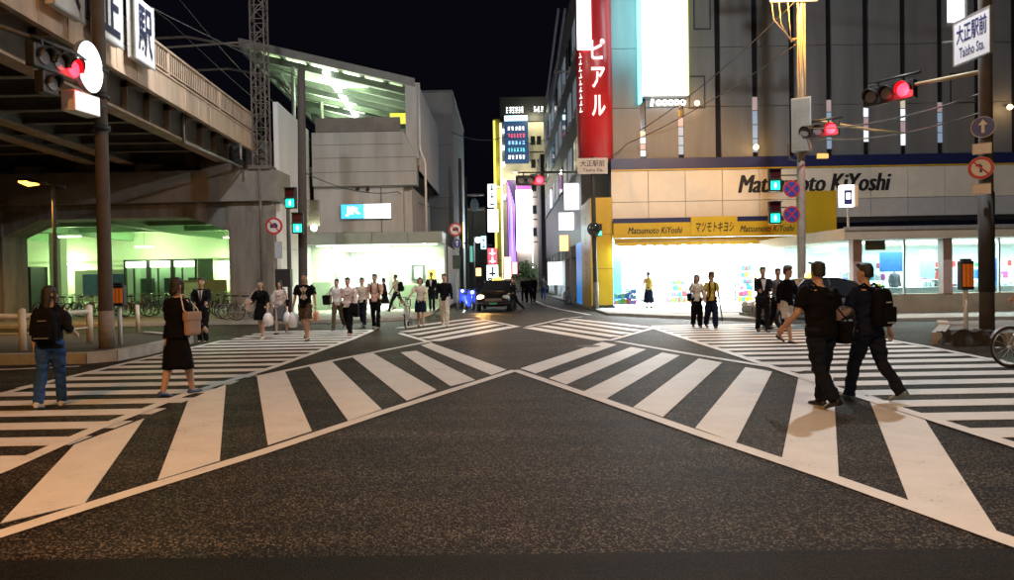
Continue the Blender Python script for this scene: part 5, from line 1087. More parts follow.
def make_car(label, loc, rz, bodym, lamp='left', roof=True, name='taxi'):
    t = thing(name, label, 'taxi', loc, rz, local=True)
    def sec(x, w, z0, z1, p=.55):
        P = []
        for k in range(20):
            a = 2 * math.pi * k / 20; c, s = math.cos(a), math.sin(a)
            P.append((x, w * math.copysign(abs(c) ** p, c), (z0 + z1) / 2 + (z1 - z0) / 2 * math.copysign(abs(s) ** p, s)))
        return P
    MB().loft([sec(-2.32, .68, .42, .74), sec(-2.24, .80, .32, .92), sec(-1.7, .845, .24, 1.0), sec(-.6, .85, .20, .98), sec(.5, .85, .20, .97), sec(1.2, .845, .22, .94), sec(1.9, .82, .26, .84), sec(2.22, .76, .34, .74), sec(2.3, .64, .42, .66)]).build('body', bodym, t)
    def cab(x, wb, wt, zt): return [(x, -wb, .93), (x, -wb * .98, .96), (x, -wt, zt - .05), (x, -wt * .85, zt), (x, wt * .85, zt), (x, wt, zt - .05), (x, wb * .98, .96), (x, wb, .93)]
    MB().loft([cab(-1.75, .72, .70, 1.0), cab(-1.25, .78, .60, 1.34), cab(-.7, .80, .62, 1.43), cab(.1, .80, .62, 1.44), cab(.55, .79, .61, 1.38), cab(1.2, .74, .70, .99)][::-1], smooth=False).build('greenhouse', GLASS_D, t)
    MB().loft([[(x, w * math.cos(a) if abs(math.cos(a)) > .2 else w * math.cos(a), z + .028 * math.sin(a)) for a in [2 * math.pi * k / 12 for k in range(12)]] for x, w, z in ((-1.2, .56, 1.345), (-.7, .615, 1.43), (.1, .62, 1.442), (.5, .60, 1.39))]).build('roof', bodym, t)
    for s in (-1, 1):
        for (a, b) in (((-1.7, s * .73, .98), (-1.22, s * .60, 1.35)), ((-.35, s * .80, .96), (-.3, s * .625, 1.41)), ((1.15, s * .75, .97), (.53, s * .61, 1.39))): MB().bar(a, b, .07, .03).build('pillar', bodym, t)
        for wx in (-1.38, 1.38):
            w = MB().torus((wx, s * .76, .31), .22, .09, 'Y', 24, 8).build('wheel', TYRE, t); MB().tube([(wx, s * .72, .31), (wx, s * .83, .31)], .17, 16).build('rim', RIM, w)
        on = (lamp == 'both') or (lamp == 'left' and s == -1)
        MB().ell((2.19, s * .58, .68), (.12, .18, .11)).build('headlight', E('headlight_orange', (1, .55, .15), 45) if on else M('headlight_off', (.5, .5, .48), .1, var=0), t)
        MB().ell((-2.26, s * .62, .78), (.06, .16, .08)).build('tail_light', M('tail_red', (.4, .01, .01), .2, var=0, emit=(1, .05, .03), es=.6), t)
        MB().ell((.75, s * .95, 1.02), (.07, .1, .06)).build('mirror', bodym, t)
        B(-.1, .05, s * .855 - .008, s * .855 + .008, .80, .83).build('door_handle', CHROME, t)
        MB().bar((.42, s * .853, .3), (.48, s * .853, .95), .012, .008).build('door_line', BLACK, t); MB().bar((-.35, s * .853, .28), (-.35, s * .853, .95), .012, .008).build('door_line', BLACK, t)
    g_ = MB().bbox(2.2, 2.315, -.4, .4, .5, .64, .01).build('grille', BLACK, t)
    for i in range(4): B(2.316, 2.322, -.38, .38, .515 + i * .03, .527 + i * .03).build('bar', CHROME, g_)
    MB().bbox(2.2, 2.36, -.74, .74, .34, .46, .03).build('bumper', bodym, t); B(2.361, 2.37, -.17, .17, .36, .45).build('number_plate', M('plate_green', (.05, .25, .12), .4, var=0), t); B(-2.37, -2.335, -.17, .17, .5, .6).build('number_plate', MATS['plate_green'], t)
    if roof: MB().loft([[(.05 + dx * s2, .22 * c2 * s2, z) for dx, c2 in ((-.07, -1), (.07, -1), (.07, 1), (-.07, 1))] for z, s2 in ((1.45, 1), (1.5, 1.05), (1.6, .8))]).build('roof_lamp', E('taxi_lamp', (1, .78, .1), 3.0), t)
    return t
tx = at(497, 312, 34).x
make_car('black taxi with lit yellow roof lamp coming out of the side street', (tx, 36.0, 0), R(-94), M('car_black', (.012, .012, .014), .18, var=0, spec=.6), 'left'); 
hp = at(483.5, 302, 33.6); light('SPOT', (hp.x, 33.5, hp.z), 250, (1, .5, .15), .08, spot=120, rot=(R(75), 0, R(175)))
sc_ = make_car('silver taxi waiting on the road behind the right hand pedestrians', (8.75, 21.3, 0), R(180), M('car_silver', (.16, .165, .17), .22, metal=.5, var=.05), 'none'); sc_.scale = (.79, .95, .98)
# ================================================================ people
def ring(c, rx, ry, n=14, tilt=0):
    return [(c[0] + rx * math.cos(2 * math.pi * k / n), c[1] + ry * math.sin(2 * math.pi * k / n), c[2]) for k in range(n)]
SKINM = [M('skin_light', (.46, .29, .21), .5, var=.06, scale=12), M('skin_tan', (.38, .225, .155), .5, var=.06, scale=12)]
HAIRM = M('hair_black', (.012, .010, .009), .45, var=.3, scale=40, bump=.5, bscale=90); HAIRB = M('hair_brown', (.05, .028, .018), .45, var=.3, scale=40, bump=.5, bscale=90)
def cloth(name, c, rough=.85): return M('cloth_' + name, c, rough, var=.25, scale=7, bump=1.0, bscale=11, spec=.12)
PENDING = []
def remeshed(mb, name, mat, parent, vox, extra=None, smooth=2):
    """queue a union of closed shells that becomes one continuous skin"""
    ob = mb.build(name, mat, parent, offset=False)
    m = ob.modifiers.new('skin', 'REMESH'); m.mode = 'VOXEL'; m.voxel_size = vox; m.use_smooth_shade = True
    s = ob.modifiers.new('soft', 'SMOOTH'); s.factor = .5; s.iterations = smooth
    PENDING.append((ob, extra, mat)); return ob
def flush_people():
    bpy.context.view_layer.update(); dg = bpy.context.evaluated_depsgraph_get()
    for ob, extra, mat in PENDING:
        me = bpy.data.meshes.new_from_object(ob.evaluated_get(dg))
        if extra is not None:
            n = len(me.vertices); V = [v.co[:] for v in me.vertices] + extra.v; Fc = [tuple(p.vertices) for p in me.polygons] + [tuple(i + n for i in f) for f in extra.f]
            m2 = bpy.data.meshes.new(ob.name); m2.from_pydata(V, [], Fc); m2.polygons.foreach_set('use_smooth', [True] * len(Fc)); m2.update(); m2.materials.append(mat); me = m2
        else:
            if not me.materials: me.materials.append(mat)
            me.polygons.foreach_set('use_smooth', [True] * len(me.polygons))
        if ob.name.split('.')[0] in ('shirt', 'jacket', 'trousers', 'shorts', 'hair'):
            hairy = ob.name.startswith('hair'); nn = [v.normal.copy() for v in me.vertices]
            for v, n_ in zip(me.vertices, nn):
                c_ = v.co; v.co = c_ + n_ * ((noise.noise(Vector((c_.x * 45, c_.y * 45, c_.z * 14))) * .006) if hairy else (noise.noise(Vector((c_.x * 9, c_.y * 9, c_.z * 16)) + n_ * .4) * .019 + noise.noise(Vector((c_.x * 24, c_.y * 24, c_.z * 30))) * .004))
        ob.modifiers.clear(); ob.data = me
def hand_mesh(w, d, side, scale=1.0, curl=.5, palm=None):
    """five-fingered hand from wrist w along unit direction d; palm normal faces the body"""
    mb = MB(); d = Vector(d).normalized(); inn = Vector((-side, 0, 0)); inn = (inn - d * inn.dot(d)).normalized(); fw = d.cross(inn) * side
    if fw.y < 0: fw = -fw
    P = lambda a, b, c_: Vector(w) + (d * a + fw * b + inn * c_) * scale
    R_ = []
    for a, hw, ht in ((-.01, .026, .020), (.03, .036, .018), (.07, .042, .016), (.095, .040, .013)):
        R_.append([P(a, hw * math.cos(t), ht * math.sin(t)) for t in [2 * math.pi * k / 10 for k in range(10)]])
    mb.loft(R_)
    for i, (b, ln) in enumerate(((.030, .068), (.010, .078), (-.010, .072), (-.029, .056))):
        c1, c2, c3 = curl * .35, curl * .95, curl * 1.7; p = P(.088, b, 0); pts = [p]
        for seg, ang in ((.45, c1), (.32, c2), (.23, c3)):
            p = p + (d * math.cos(ang) + inn * math.sin(ang)) * ln * seg * scale; pts.append(p)
        mb.tube(pts, [.0095 * scale, .009 * scale, .008 * scale, .0055 * scale], 6)
    p0 = P(.025, .030, .004); mb.tube([p0, p0 + (d * .03 + fw * .022 + inn * .012) * scale, p0 + (d * .058 + fw * .022 + inn * .028) * scale], [.013 * scale, .011 * scale, .007 * scale], 6)
    return mb
def person(label, loc, face, H=1.68, sex='m', legs=((18, 8), (-16, 28)), arms=((-18, 15, 6), (20, 18, 6)), top=None, sleeve='short', bottom=None, kind='trousers', hem=.48,
           shoe=None, hair='short', hairm=None, skin=0, lean=3, head=(0, 0), vox=.022, flare=1.0, hat=None, jacket=None, girth=1.0, spread=0.0, seat=None, group='people on the crossing'):
    s = H / 1.70; t = thing('person', label, 'person', (loc[0], loc[1], loc[2] if len(loc) > 2 else 0), R(face), group, local=True)
    sk = SKINM[skin]; fem = sex == 'f'; J = {}
    hipz = .90 * s; th, shn = .425 * s, .415 * s; hw = (.085 if fem else .09) * s; shw = (.162 if fem else .19) * s * (girth ** .4)
    def leg(sw, kn, side):
        h = Vector((side * hw, 0, hipz)); a = R(sw); k = h + Vector((side * spread, math.sin(a), -math.cos(a))) * th; b = R(sw - kn); an = k + Vector((0, math.sin(b), -math.cos(b))) * shn; return h, k, an, b
    L = [leg(*legs[0], -1), leg(*legs[1], 1)]
    low = min(l[2].z for l in L) - .075 * s if seat is None else 0
    dz = -low if seat is None else seat - hipz
    mv = Vector((0, 0, dz)); L = [(h + mv, k + mv, an + mv, b) for h, k, an, b in L]; hipz += dz
    le = R(lean); up = Vector((0, math.sin(le), math.cos(le)))
    pel = Vector((0, 0, hipz)); chest = pel + up * .33 * s; neck = pel + up * .545 * s; sh = pel + up * .495 * s
    A = []
    for side, (sw, el, ab) in zip((-1, 1), arms):
        o = sh + Vector((side * shw, 0, 0)); a = R(sw); bq = R(ab); d = Vector((side * math.sin(bq), math.sin(a) * math.cos(bq), -math.cos(a) * math.cos(bq))); e = o + d * .285 * s
        a2 = R(sw + el); d2 = Vector((side * math.sin(bq) * .6, math.sin(a2) * math.cos(bq), -math.cos(a2) * math.cos(bq))).normalized(); w = e + d2 * .245 * s; A.append((o, e, w, d2))
    hc = neck + Vector((0, .02 * s, .155 * s)); turn = R(head[0]); hm = Matrix.Rotation(turn, 3, 'Z'); nod = R(head[1])
    # ---- body
    mb = MB(); gx = girth
    lev = lambda f, rx, ry, dy=0: ring(pel + up * f * s + Vector((0, dy * s, 0)), rx * s * gx, ry * s * gx)
    tr_ = [(-.06, .10, .085), (0, .158 if fem else .150, .105), (.08, .150 if fem else .148, .10), (.2, .118 if fem else .138, .088), (.33, .140 if fem else .160, .105), (.43, .150 if fem else .172, .098), (.49, .120 if fem else .14, .075), (.53, .06, .055)]
    mb.loft([lev(*q) for q in tr_])
    mb.tube([neck - up * .05 * s, neck + Vector((0, .01, .04)) * s, hc - Vector((0, 0, .06 * s))], [.058 * s, .052 * s, .05 * s], 12)
    hd = []
    for z, rx, ry, dy in ((-.118, .028, .035, .035), (-.10, .046, .062, .022), (-.065, .060, .080, .010), (-.02, .070, .090, 0), (.03, .075, .096, -.006), (.07, .070, .088, -.010), (.10, .050, .064, -.012), (.118, .02, .03, -.012)):
        hd.append([hc + hm @ Vector((rx * s * math.cos(q), dy * s + ry * s * math.sin(q), z * s)) for q in [2 * math.pi * k / 14 for k in range(14)]])
    mb.loft(hd)
    mb.tube([hc + hm @ Vector((0, .088, .012)) * s, hc + hm @ Vector((0, .108, -.018)) * s, hc + hm @ Vector((0, .084, -.03)) * s], [.010 * s, .015 * s, .010 * s], 8)
    for e_ in (-1, 1): mb.ell(hc + hm @ Vector((e_ * .075, -.01, -.005)) * s, (.012 * s, .022 * s, .032 * s), 8, 5)
    for side, (h, k, an, b) in zip((-1, 1), L):
        mb.tube([h + Vector((0, 0, .05 * s)), h.lerp(k, .3), h.lerp(k, .7), k, k.lerp(an, .3), k.lerp(an, .65), an], [q * s * (gx ** .5) for q in (.088, .084, .066, .054, .056, .044, .034)], 12)
        f = Vector((0, math.cos(b * .5), math.sin(b * .5))); mb.tube([an + Vector((0, -.035 * s, -.03 * s)), an + f * .07 * s - Vector((0, 0, .045 * s)), an + f * .16 * s - Vector((0, 0, .058 * s))], [.036 * s, .036 * s, .022 * s], 10)
    ex = MB()
    for side, (o, e, w, d2) in zip((-1, 1), A):
        mb.tube([o + Vector((-side * .03 * s, 0, .0)), o.lerp(e, .3), o.lerp(e, .75), e, e.lerp(w, .35), w], [q * s * (gx ** .5) for q in (.058, .050, .042, .038, .037, .027)], 10)
        q = hand_mesh(w - d2 * .01 * s, d2, side, s * (1.0 if not fem else .92), .55); ex.add(q.v, q.f, True)
    remeshed(mb, 'body', sk, t, vox, ex)
    for e_ in (-1, 1): MB().ell(hc + hm @ Vector((e_ * .032, .083, .014)) * s, (.011 * s, .007 * s, .006 * s), 8, 5).build('eye', M('eye_dark', (.02, .015, .012), .2, var=0), t, False); MB().ell(hc + hm @ Vector((e_ * .033, .087, .036)) * s, (.019 * s, .006 * s, .004 * s), 8, 4).build('eyebrow', HAIRM, t, False)
    MB().ell(hc + hm @ Vector((0, .083, -.062)) * s, (.022 * s, .007 * s, .006 * s), 8, 5).build('mouth', M('lip', (.25, .08, .07), .5, var=0), t, False)
    # ---- hair
    hmat = hairm or HAIRM; hb_ = MB()
    hr = []
    for z, rx, ry, dy in ((-.05, .066, .05, -.052), (-.01, .076, .074, -.034), (.04, .082, .090, -.02), (.075, .080, .094, -.012), (.105, .064, .076, -.012), (.128, .034, .044, -.014), (.136, .01, .014, -.014)):
        hr.append([hc + hm @ Vector((rx * s * math.cos(q), dy * s + ry * s * math.sin(q), z * s)) for q in [2 * math.pi * k / 14 for k in range(14)]])
    hb_.loft(hr)
    if hair in ('short',): 
        for i in range(16): q = hc + hm @ Vector((rnd.uniform(-.06, .06), rnd.uniform(-.07, .075), rnd.uniform(.08, .12))) * s; hb_.ell(q, (.022 * s, .022 * s, .016 * s), 7, 5)
    if hair in ('long', 'bob'):
        ln = -.30 if hair == 'long' else -.12
        hb_.loft([[hc + hm @ Vector((rx * math.cos(q), dy + ry * math.sin(q), z)) * s for q in [2 * math.pi * k / 12 for k in range(12)]] for z, rx, ry, dy in ((ln, .055, .03, -.085), (ln * .6, .085, .045, -.075), (-.04, .088, .06, -.05), (.05, .083, .07, -.03))])
        for e_ in (-1, 1): hb_.tube([hc + hm @ Vector((e_ * .07, .04, .07)) * s, hc + hm @ Vector((e_ * .082, .03, -.03)) * s, hc + hm @ Vector((e_ * .075, .02, max(ln, -.16))) * s], [.02 * s, .024 * s, .014 * s], 8)
    if hair == 'bun': hb_.ell(hc + hm @ Vector((0, -.10, .03)) * s, (.045 * s, .045 * s, .045 * s)); 
    if hair == 'pony': hb_.tube([hc + hm @ Vector((0, -.09, .05)) * s, hc + hm @ Vector((0, -.13, -.02)) * s, hc + hm @ Vector((.01, -.12, -.16)) * s], [.025 * s, .038 * s, .012 * s], 8)
    remeshed(hb_, 'hair', hmat, t, max(.011, vox * .7), smooth=1)
    if hat: 
        c_ = hc + Vector((0, -.005, .075)) * s; o = MB().loft([ring(c_, .098 * s, .108 * s), ring(c_ + Vector((0, 0, .04 * s)), .095 * s, .105 * s), ring(c_ + Vector((0, -.005 * s, .075 * s)), .07 * s, .08 * s), ring(c_ + Vector((0, 0, .085 * s)), .02 * s, .02 * s)]).build('cap', hat, t, False)
        MB().loft([ring(c_ + Vector((0, .07 * s, .0)), .075 * s, .09 * s), ring(c_ + Vector((0, .07 * s, .008 * s)), .075 * s, .09 * s)]).build('cap_brim', hat, o, False)
    # ---- top
    inf = 1.10
    if top:
        mb = MB(); tl = -.06 if jacket is None else -.14
        tt = [(tl, .170 * (1.05 if fem else 1), .118), (.0, .166, .120), (.08, .160, .115), (.2, .135 if fem else .155, .104), (.33, .155 if fem else .178, .120), (.43, .165 if fem else .188, .112), (.49, .13 if fem else .152, .085), (.535, .07, .066)]
        mb.loft([lev(*q) for q in tt])
        for side, (o, e, w, d2) in zip((-1, 1), A):
            if sleeve == 'short': pts, rr = [o + Vector((-side * .05 * s, 0, .005 * s)), o.lerp(e, .3), o.lerp(e, .78)], (.070, .066, .064)
            elif sleeve == 'long': pts, rr = [o + Vector((-side * .05 * s, 0, .005 * s)), o.lerp(e, .4), e, e.lerp(w, .5), e.lerp(w, .96)], (.072, .062, .054, .047, .040)
            elif sleeve == 'elbow': pts, rr = [o + Vector((-side * .05 * s, 0, .005 * s)), o.lerp(e, .4), e, e.lerp(w, .3)], (.072, .066, .062, .058)
            else: pts = None
            if pts: mb.tube(pts, [q * s * (gx ** .5) for q in rr], 12)
        remeshed(mb, 'jacket' if jacket else 'shirt', top, t, vox)
        if jacket:   # shirt front and tie in the jacket opening
            y0 = .122 * s * gx
            V = MB(); V.add([(-.05 * s, 0, 0), (.05 * s, 0, 0), (0, 0, -.26 * s)], [(0, 1, 2)])
            fr = MB(); P0 = sh + Vector((0, .09 * s * gx + .012, .0)); P1 = pel + up * .2 * s + Vector((0, .118 * s * gx + .008, 0))
            fr.hexa([tuple(P1 + Vector((-.012, 0, 0))), tuple(P1 + Vector((.012, 0, 0))), tuple(P1 + Vector((.012, .012, 0))), tuple(P1 + Vector((-.012, .012, 0))), tuple(P0 + Vector((-.065, -.02, 0))), tuple(P0 + Vector((.065, -.02, 0))), tuple(P0 + Vector((.065, .012, 0))), tuple(P0 + Vector((-.065, .012, 0)))]); o = fr.build('shirt_front', cloth('white', (.6, .6, .58)), t, False)
            if jacket == 'tie': fr = MB(); fr.hexa([tuple(P1 + Vector((-.02, .012, 0))), tuple(P1 + Vector((.02, .012, 0))), tuple(P1 + Vector((.02, .018, 0))), tuple(P1 + Vector((-.02, .018, 0))), tuple(P0 + Vector((-.016, .006, 0))), tuple(P0 + Vector((.016, .006, 0))), tuple(P0 + Vector((.016, .022, 0))), tuple(P0 + Vector((-.016, .022, 0)))]); fr.build('tie', cloth('tie', (.06, .06, .09)), o, False)
    # ---- bottom
    if kind in ('trousers', 'shorts', 'wide'):
        mb = MB(); mb.loft([lev(*q) for q in ((-.09, .13, .10), (-.03, .165, .118), (.03, .166, .118), (.09, .158, .112))])
        for side, (h, k, an, b) in zip((-1, 1), L):
            w_ = 1.0 if kind != 'wide' else 1.35
            if kind == 'shorts': pts, rr = [h + Vector((0, 0, .03 * s)), h.lerp(k, .4), h.lerp(k, hem + .35)], (.10, .098, .098)
            else: pts, rr = [h + Vector((0, 0, .03 * s)), h.lerp(k, .35), h.lerp(k, .75), k, k.lerp(an, .35), k.lerp(an, .7), an + Vector((0, -.005, -.02)) * s], (.10, .097, .082 * w_, .070 * w_, .069 * w_ * flare, .064 * w_ * flare, .064 * w_ * flare)
            mb.tube(pts, [q * s * (gx ** .5) for q in rr], 12)
        remeshed(mb, 'trousers' if kind != 'shorts' else 'shorts', bottom, t, vox)
    elif kind == 'skirt':
        rings = []; n = 40; kz = hipz - hem * s; cen = (L[0][1] + L[1][1]) / 2; rad = max(.16 * s, abs(L[0][1].y - L[1][1].y) * .42 + .08 * s)
        for i in range(8):
            f = i / 7; z = hipz + .10 * s - (hem + .10) * s * f; cy_ = cen.y * min(1, f * 1.1) * .6; rx = (.15 + .05 * min(1, f * 2.2)) * s * flare ** f; ry = (.105 * s * (1 - f) + rad * f) * (flare ** f if f > .5 else 1)
            rings.append([(rx * (1 + .05 * f * math.sin(9 * q)) * math.cos(q), cy_ + max(ry, .11 * s) * (1 + .05 * f * math.sin(9 * q + 1)) * math.sin(q), z + .006 * math.sin(5 * q) * f) for q in [2 * math.pi * k2 / n for k2 in range(n)]])
        MB().loft(rings[::-1]).build('skirt', bottom, t, False)
    # ---- shoes
    for side, (h, k, an, b) in zip((-1, 1), L):
        f = Vector((0, math.cos(b * .5), math.sin(b * .5))); n_ = Vector((0, -f.z, f.y)); c_ = an - n_ * .045 * s; rr = []
        for d, w_, hh in ((-.07, .030, .075), (-.05, .040, .085), (.02, .042, .075), (.09, .047, .055), (.15, .042, .040), (.185, .02, .025)):
            rr.append([c_ + f * d * s + Vector((w_ * s * math.cos(q), 0, 0)) + n_ * ((-.033 + hh / 2) + hh / 2 * math.sin(q)) * s for q in [2 * math.pi * k2 / 10 for k2 in range(10)]])
        MB().loft(rr[::-1]).build('shoe', shoe or BLACK, t, False)
    t['_'] = 0; del t['_']
    J.update(L=L, A=A, pel=pel, up=up, sh=sh, neck=neck, hc=hc, s=s, t=t)
    return J
def follow(name, label, cat, J, group=None):
    t = J['t']; return thing(name, label, cat, t.location, t.rotation_euler.z, group, local=True)
def backpack(J, label, mat, w=.30, h=.44, d=.17, dz=.0, straps=True, trim=None):
    b = follow('backpack', label, 'backpack', J); s = J['s']; c = J['pel'] + J['up'] * (.28 + dz) * s + Vector((0, -(.115 + d / 2), 0))
    rr = []
    for z, k in ((-.5, .8), (-.46, .95), (-.2, 1), (.15, .98), (.36, .86), (.47, .62), (.5, .4)):
        rr.append([c + Vector((w / 2 * k * math.copysign(abs(math.cos(q)) ** .6, math.cos(q)), d / 2 * k * math.copysign(abs(math.sin(q)) ** .6, math.sin(q)), z * h)) for q in [2 * math.pi * i / 16 for i in range(16)]])
    MB().loft(rr).build('pack', mat, b, False)
    MB().bbox(c.x - w * .38, c.x + w * .38, c.y - d / 2 - .04, c.y - d / 2 + .01, c.z - h * .42, c.z + h * .02, .02).build('front_pocket', mat, b, False)
    if trim: B(c.x - .05, c.x + .05, c.y - d / 2 - .006, c.y - d / 2, c.z + h * .12, c.z + h * .15).build('logo_patch', trim, b, False); B(c.x - w * .3, c.x + w * .3, c.y - d / 2 - .046, c.y - d / 2 - .0405, c.z - h * .40, c.z - h * .375).build('reflective_strip', trim, b, False)
    MB().tube([c + Vector((-.03, 0, h * .5)), c + Vector((0, -.01, h * .56)), c + Vector((.03, 0, h * .5))], .008, 6).build('grab_loop', mat, b, False)
    for e in (-1, 1):
        x = e * .085 * s; MB().tube([c + Vector((x, d * .4, h * .42)), J['sh'] + Vector((x * 1.15, -.04 * s, .075 * s)), J['sh'] + Vector((x * 1.25, .10 * s, .0)), J['sh'] + Vector((x * 1.35, .128 * s, -.15 * s)), J['pel'] + J['up'] * .2 * s + Vector((x * 1.7, .06 * s, 0)), c + Vector((x * 1.3, d * .4, -h * .4))], .016, 6, sy=1).build('strap', mat, b, False)
    return b
def hand_bag(J, side, label, mat, w=.26, h=.3, d=.1, drop=.18, plastic=False, name='shopping_bag'):
    b = follow(name, label, 'bag', J, 'bags carried by hand'); o, e, wr, d2 = J['A'][0 if side < 0 else 1]; p = wr + d2 * .085 * J['s']; c = p + Vector((0, 0, -drop - h / 2)); rr = []
    prof = ((-.5, .72), (-.42, .98), (-.1, 1.08), (.2, .95), (.42, .6), (.5, .35)) if plastic else ((-.5, .9), (-.47, 1), (.3, 1.0), (.5, .98))
    for z, k in prof: rr.append([c + Vector((d / 2 * k * math.copysign(abs(math.cos(q)) ** .5, math.cos(q)) * (1 + (.1 * math.sin(5 * q + z * 7) if plastic else 0)), w / 2 * k * math.copysign(abs(math.sin(q)) ** .5, math.sin(q)), z * h)) for q in [2 * math.pi * i / 16 for i in range(16)]])
    MB().loft(rr).build('sack', mat, b, False)
    for y in (-w * .22, w * .22): MB().tube([c + Vector((0, y, h * .46)), p + Vector((0, y * .25, -.01)), p + Vector((.012, 0, .012))], .007, 5).build('handle', mat, b, False)
    return b
def shoulder_bag(J, side, label, mat, strapm=None, w=.30, h=.26, d=.10, z=.02, fwd=.0, cross=False, out=.24):
    b = follow('shoulder_bag', label, 'bag', J, 'shoulder bags'); s = J['s']; c = J['pel'] + Vector((side * out * s, fwd, z)); strapm = strapm or mat
    MB().bbox(c.x - d / 2, c.x + d / 2, c.y - w / 2, c.y + w / 2, c.z - h / 2, c.z + h / 2, .045).build('pouch', mat, b, False); MB().bbox(c.x - d / 2 - .006, c.x + d / 2 + .006, c.y - w / 2 - .004, c.y + w / 2 + .004, c.z + h * .12, c.z + h / 2 + .006, .02).build('flap', mat, b, False)
    shp = J['sh'] + Vector(((-side if cross else side) * .12 * s, 0, .075 * s))
    for yy in (-1, 1): MB().tube([c + Vector((0, yy * w * .42, h / 2)), c.lerp(shp, .5) + Vector((side * .05, yy * .13 * s, 0)), shp + Vector((0, yy * .04, .0)), shp + Vector((0, 0, .012))], .009, 6).build('strap', strapm, b, False)
    return b
BLK = cloth('black', (.0045, .0045, .006)); NVY = cloth('navy', (.007, .010, .028)); DNM = cloth('denim', (.024, .066, .19)); DKJ = cloth('dark_jean', (.009, .012, .022)); PNK = cloth('pink_shirt', (.58, .50, .49)); CRMC = cloth('cream', (.55, .50, .42)); WHT = cloth('white', (.6, .6, .58)); GRY = cloth('grey', (.12, .12, .125)); BRN = cloth('brown', (.09, .065, .045)); OCH = cloth('ochre', (.45, .33, .06)); CHAR = cloth('charcoal', (.010, .0105, .014)); MIX = cloth('peach', (.55, .36, .28))
SHB = M('shoe_black', (.015, .015, .016), .35, var=0); SHW = M('shoe_white', (.55, .55, .55), .5, var=.1); SHN = M('shoe_blue', (.03, .07, .16), .4, var=.1); SHT = M('shoe_teal', (.12, .18, .20), .5, var=.2); TANL = M('leather_tan', (.42, .23, .13), .5, var=.12); PLAST = M('plastic_white', (.62, .62, .62), .35, var=.1, scale=12, bump=.6, bscale=20); STRAPW = M('strap_white', (.6, .58, .54), .5, var=0)
WALK = ((20, 6), (-14, 30)); WALK2 = ((-16, 30), (18, 5)); STAND = ((4, 2), (-3, 3)); ARMW = ((16, 18, 7), (-16, 12, 7)); ARMW2 = ((-16, 12, 7), (16, 18, 7)); HANG = ((2, 10, 8), (4, 12, 8))
def mid(a, b, z=0): p, q = g(*a, z), g(*b, z); return ((p[0] + q[0]) / 2, (p[1] + q[1]) / 2)
NV = .0125
# ---- near people
J = person('woman in blue jeans and dark top walking away at far left', mid((40, 410), (63, 404)), 12, 1.55, 'f', ((-10, 16), (14, 8)), ((-6, 14, 6), (10, 55, 10)), CHAR, 'elbow', DNM, 'trousers', shoe=SHW, hair='long', head=(-45, 0), vox=NV, girth=1.1)
backpack(J, 'black backpack on the woman in blue jeans', BLK, .29, .42, .15, trim=M('trim_grey', (.2, .2, .2), .4, var=0))
J = person('woman in black dress and blue shoes walking away on left crosswalk', mid((168, 400), (187, 391)), -22, 1.64, 'f', ((-8, 10), (16, 6)), ((12, 30, 14), (6, 50, 10)), BLK, 'long', BLK, 'skirt', .50, shoe=SHN, hair='bob', head=(-10, 0), vox=NV, girth=1.22, flare=1.2)
shoulder_bag(J, 1, 'tan tote bag hanging on the arm of the woman in black dress', M('leather_tote', (.33, .21, .14), .55, var=.15), STRAPW, .27, .33, .075, .15, .04, out=.27)
J = person('man in black t-shirt and dark jeans seen from behind at right', mid((815, 407), (829, 409)), 22, 1.67, 'm', ((-6, 30), (9, 3)), ((10, 34, 16), (-6, 20, 12)), BLK, 'short', DKJ, 'trousers', shoe=SHB, hair='short', head=(-14, 0), vox=NV, girth=1.26)
shoulder_bag(J, 1, 'black messenger bag at the hip of the man in black t-shirt', BLK, None, .30, .26, .12, -.02, -.04, cross=True, out=.25)
J = person('man in navy shirt wearing a black backpack striding at right', mid((853, 400), (886, 401)), 30, 1.67, 'm', ((18, 6), (-15, 22)), ((16, 40, 14), (-16, 8, 12)), NVY, 'short', DKJ, 'trousers', shoe=SHT, hair='short', head=(10, 0), vox=NV, girth=1.2)
backpack(J, 'black backpack with pale strip on the man in navy shirt', BLK, .28, .46, .16, trim=M('trim_pale', (.5, .5, .5), .4, var=0))
# ---- left group coming toward the camera
J = person('man in dark suit and tie standing at the left crosswalk', g(203, 343), 186, 1.68, 'm', STAND, ((14, 60, 4), (8, 30, 6)), CHAR, 'long', CHAR, 'trousers', jacket='tie', hairm=HAIRB, head=(0, 0), vox=.018)
J = person('woman in loose black dress carrying bags beside the pillar', g(262, 339), 176, 1.60, 'f', ((12, 6), (-10, 18)), ((8, 20, 14), (6, 70, 14)), BLK, 'elbow', BLK, 'skirt', .34, shoe=SHW, hair='bun', vox=.018, flare=1.1)
shoulder_bag(J, 1, 'beige bag on the arm of the woman in loose black dress', M('bag_beige', (.5, .42, .34), .6, var=.1), None, .30, .34, .12, .08, .04, out=.33); hand_bag(J, -1, 'white plastic bag hanging from the woman in loose black dress', PLAST, .32, .36, .2, .06, True)
J = person('woman in pink top and grey skirt with dark hair', g(281, 334), 182, 1.60, 'f', WALK2, HANG, PNK, 'elbow', GRY, 'skirt', .46, hair='long', vox=.02)
hand_bag(J, -1, 'white plastic bag carried by the woman in grey skirt', PLAST, .3, .36, .18, .06, True); shoulder_bag(J, -1, 'dark strap bag on the woman in pink top', BLK, None, .2, .2, .08, .1, .02)
J = person('man in black printed t-shirt and brown shorts', g(306, 341), 180, 1.77, 'm', ((14, 4), (-12, 34)), ((8, 8, 14), (4, 14, 10)), BLK, 'short', BRN, 'shorts', .45, hair='short', vox=.018, skin=1)
hand_bag(J, -1, 'orange paper bag in the hand of the man in shorts', M('bag_orange', (.6, .3, .18), .6, var=.1), .22, .26, .12, .05); hand_bag(J, 1, 'white plastic bag in the hand of the man in shorts', PLAST, .3, .4, .18, .06, True)
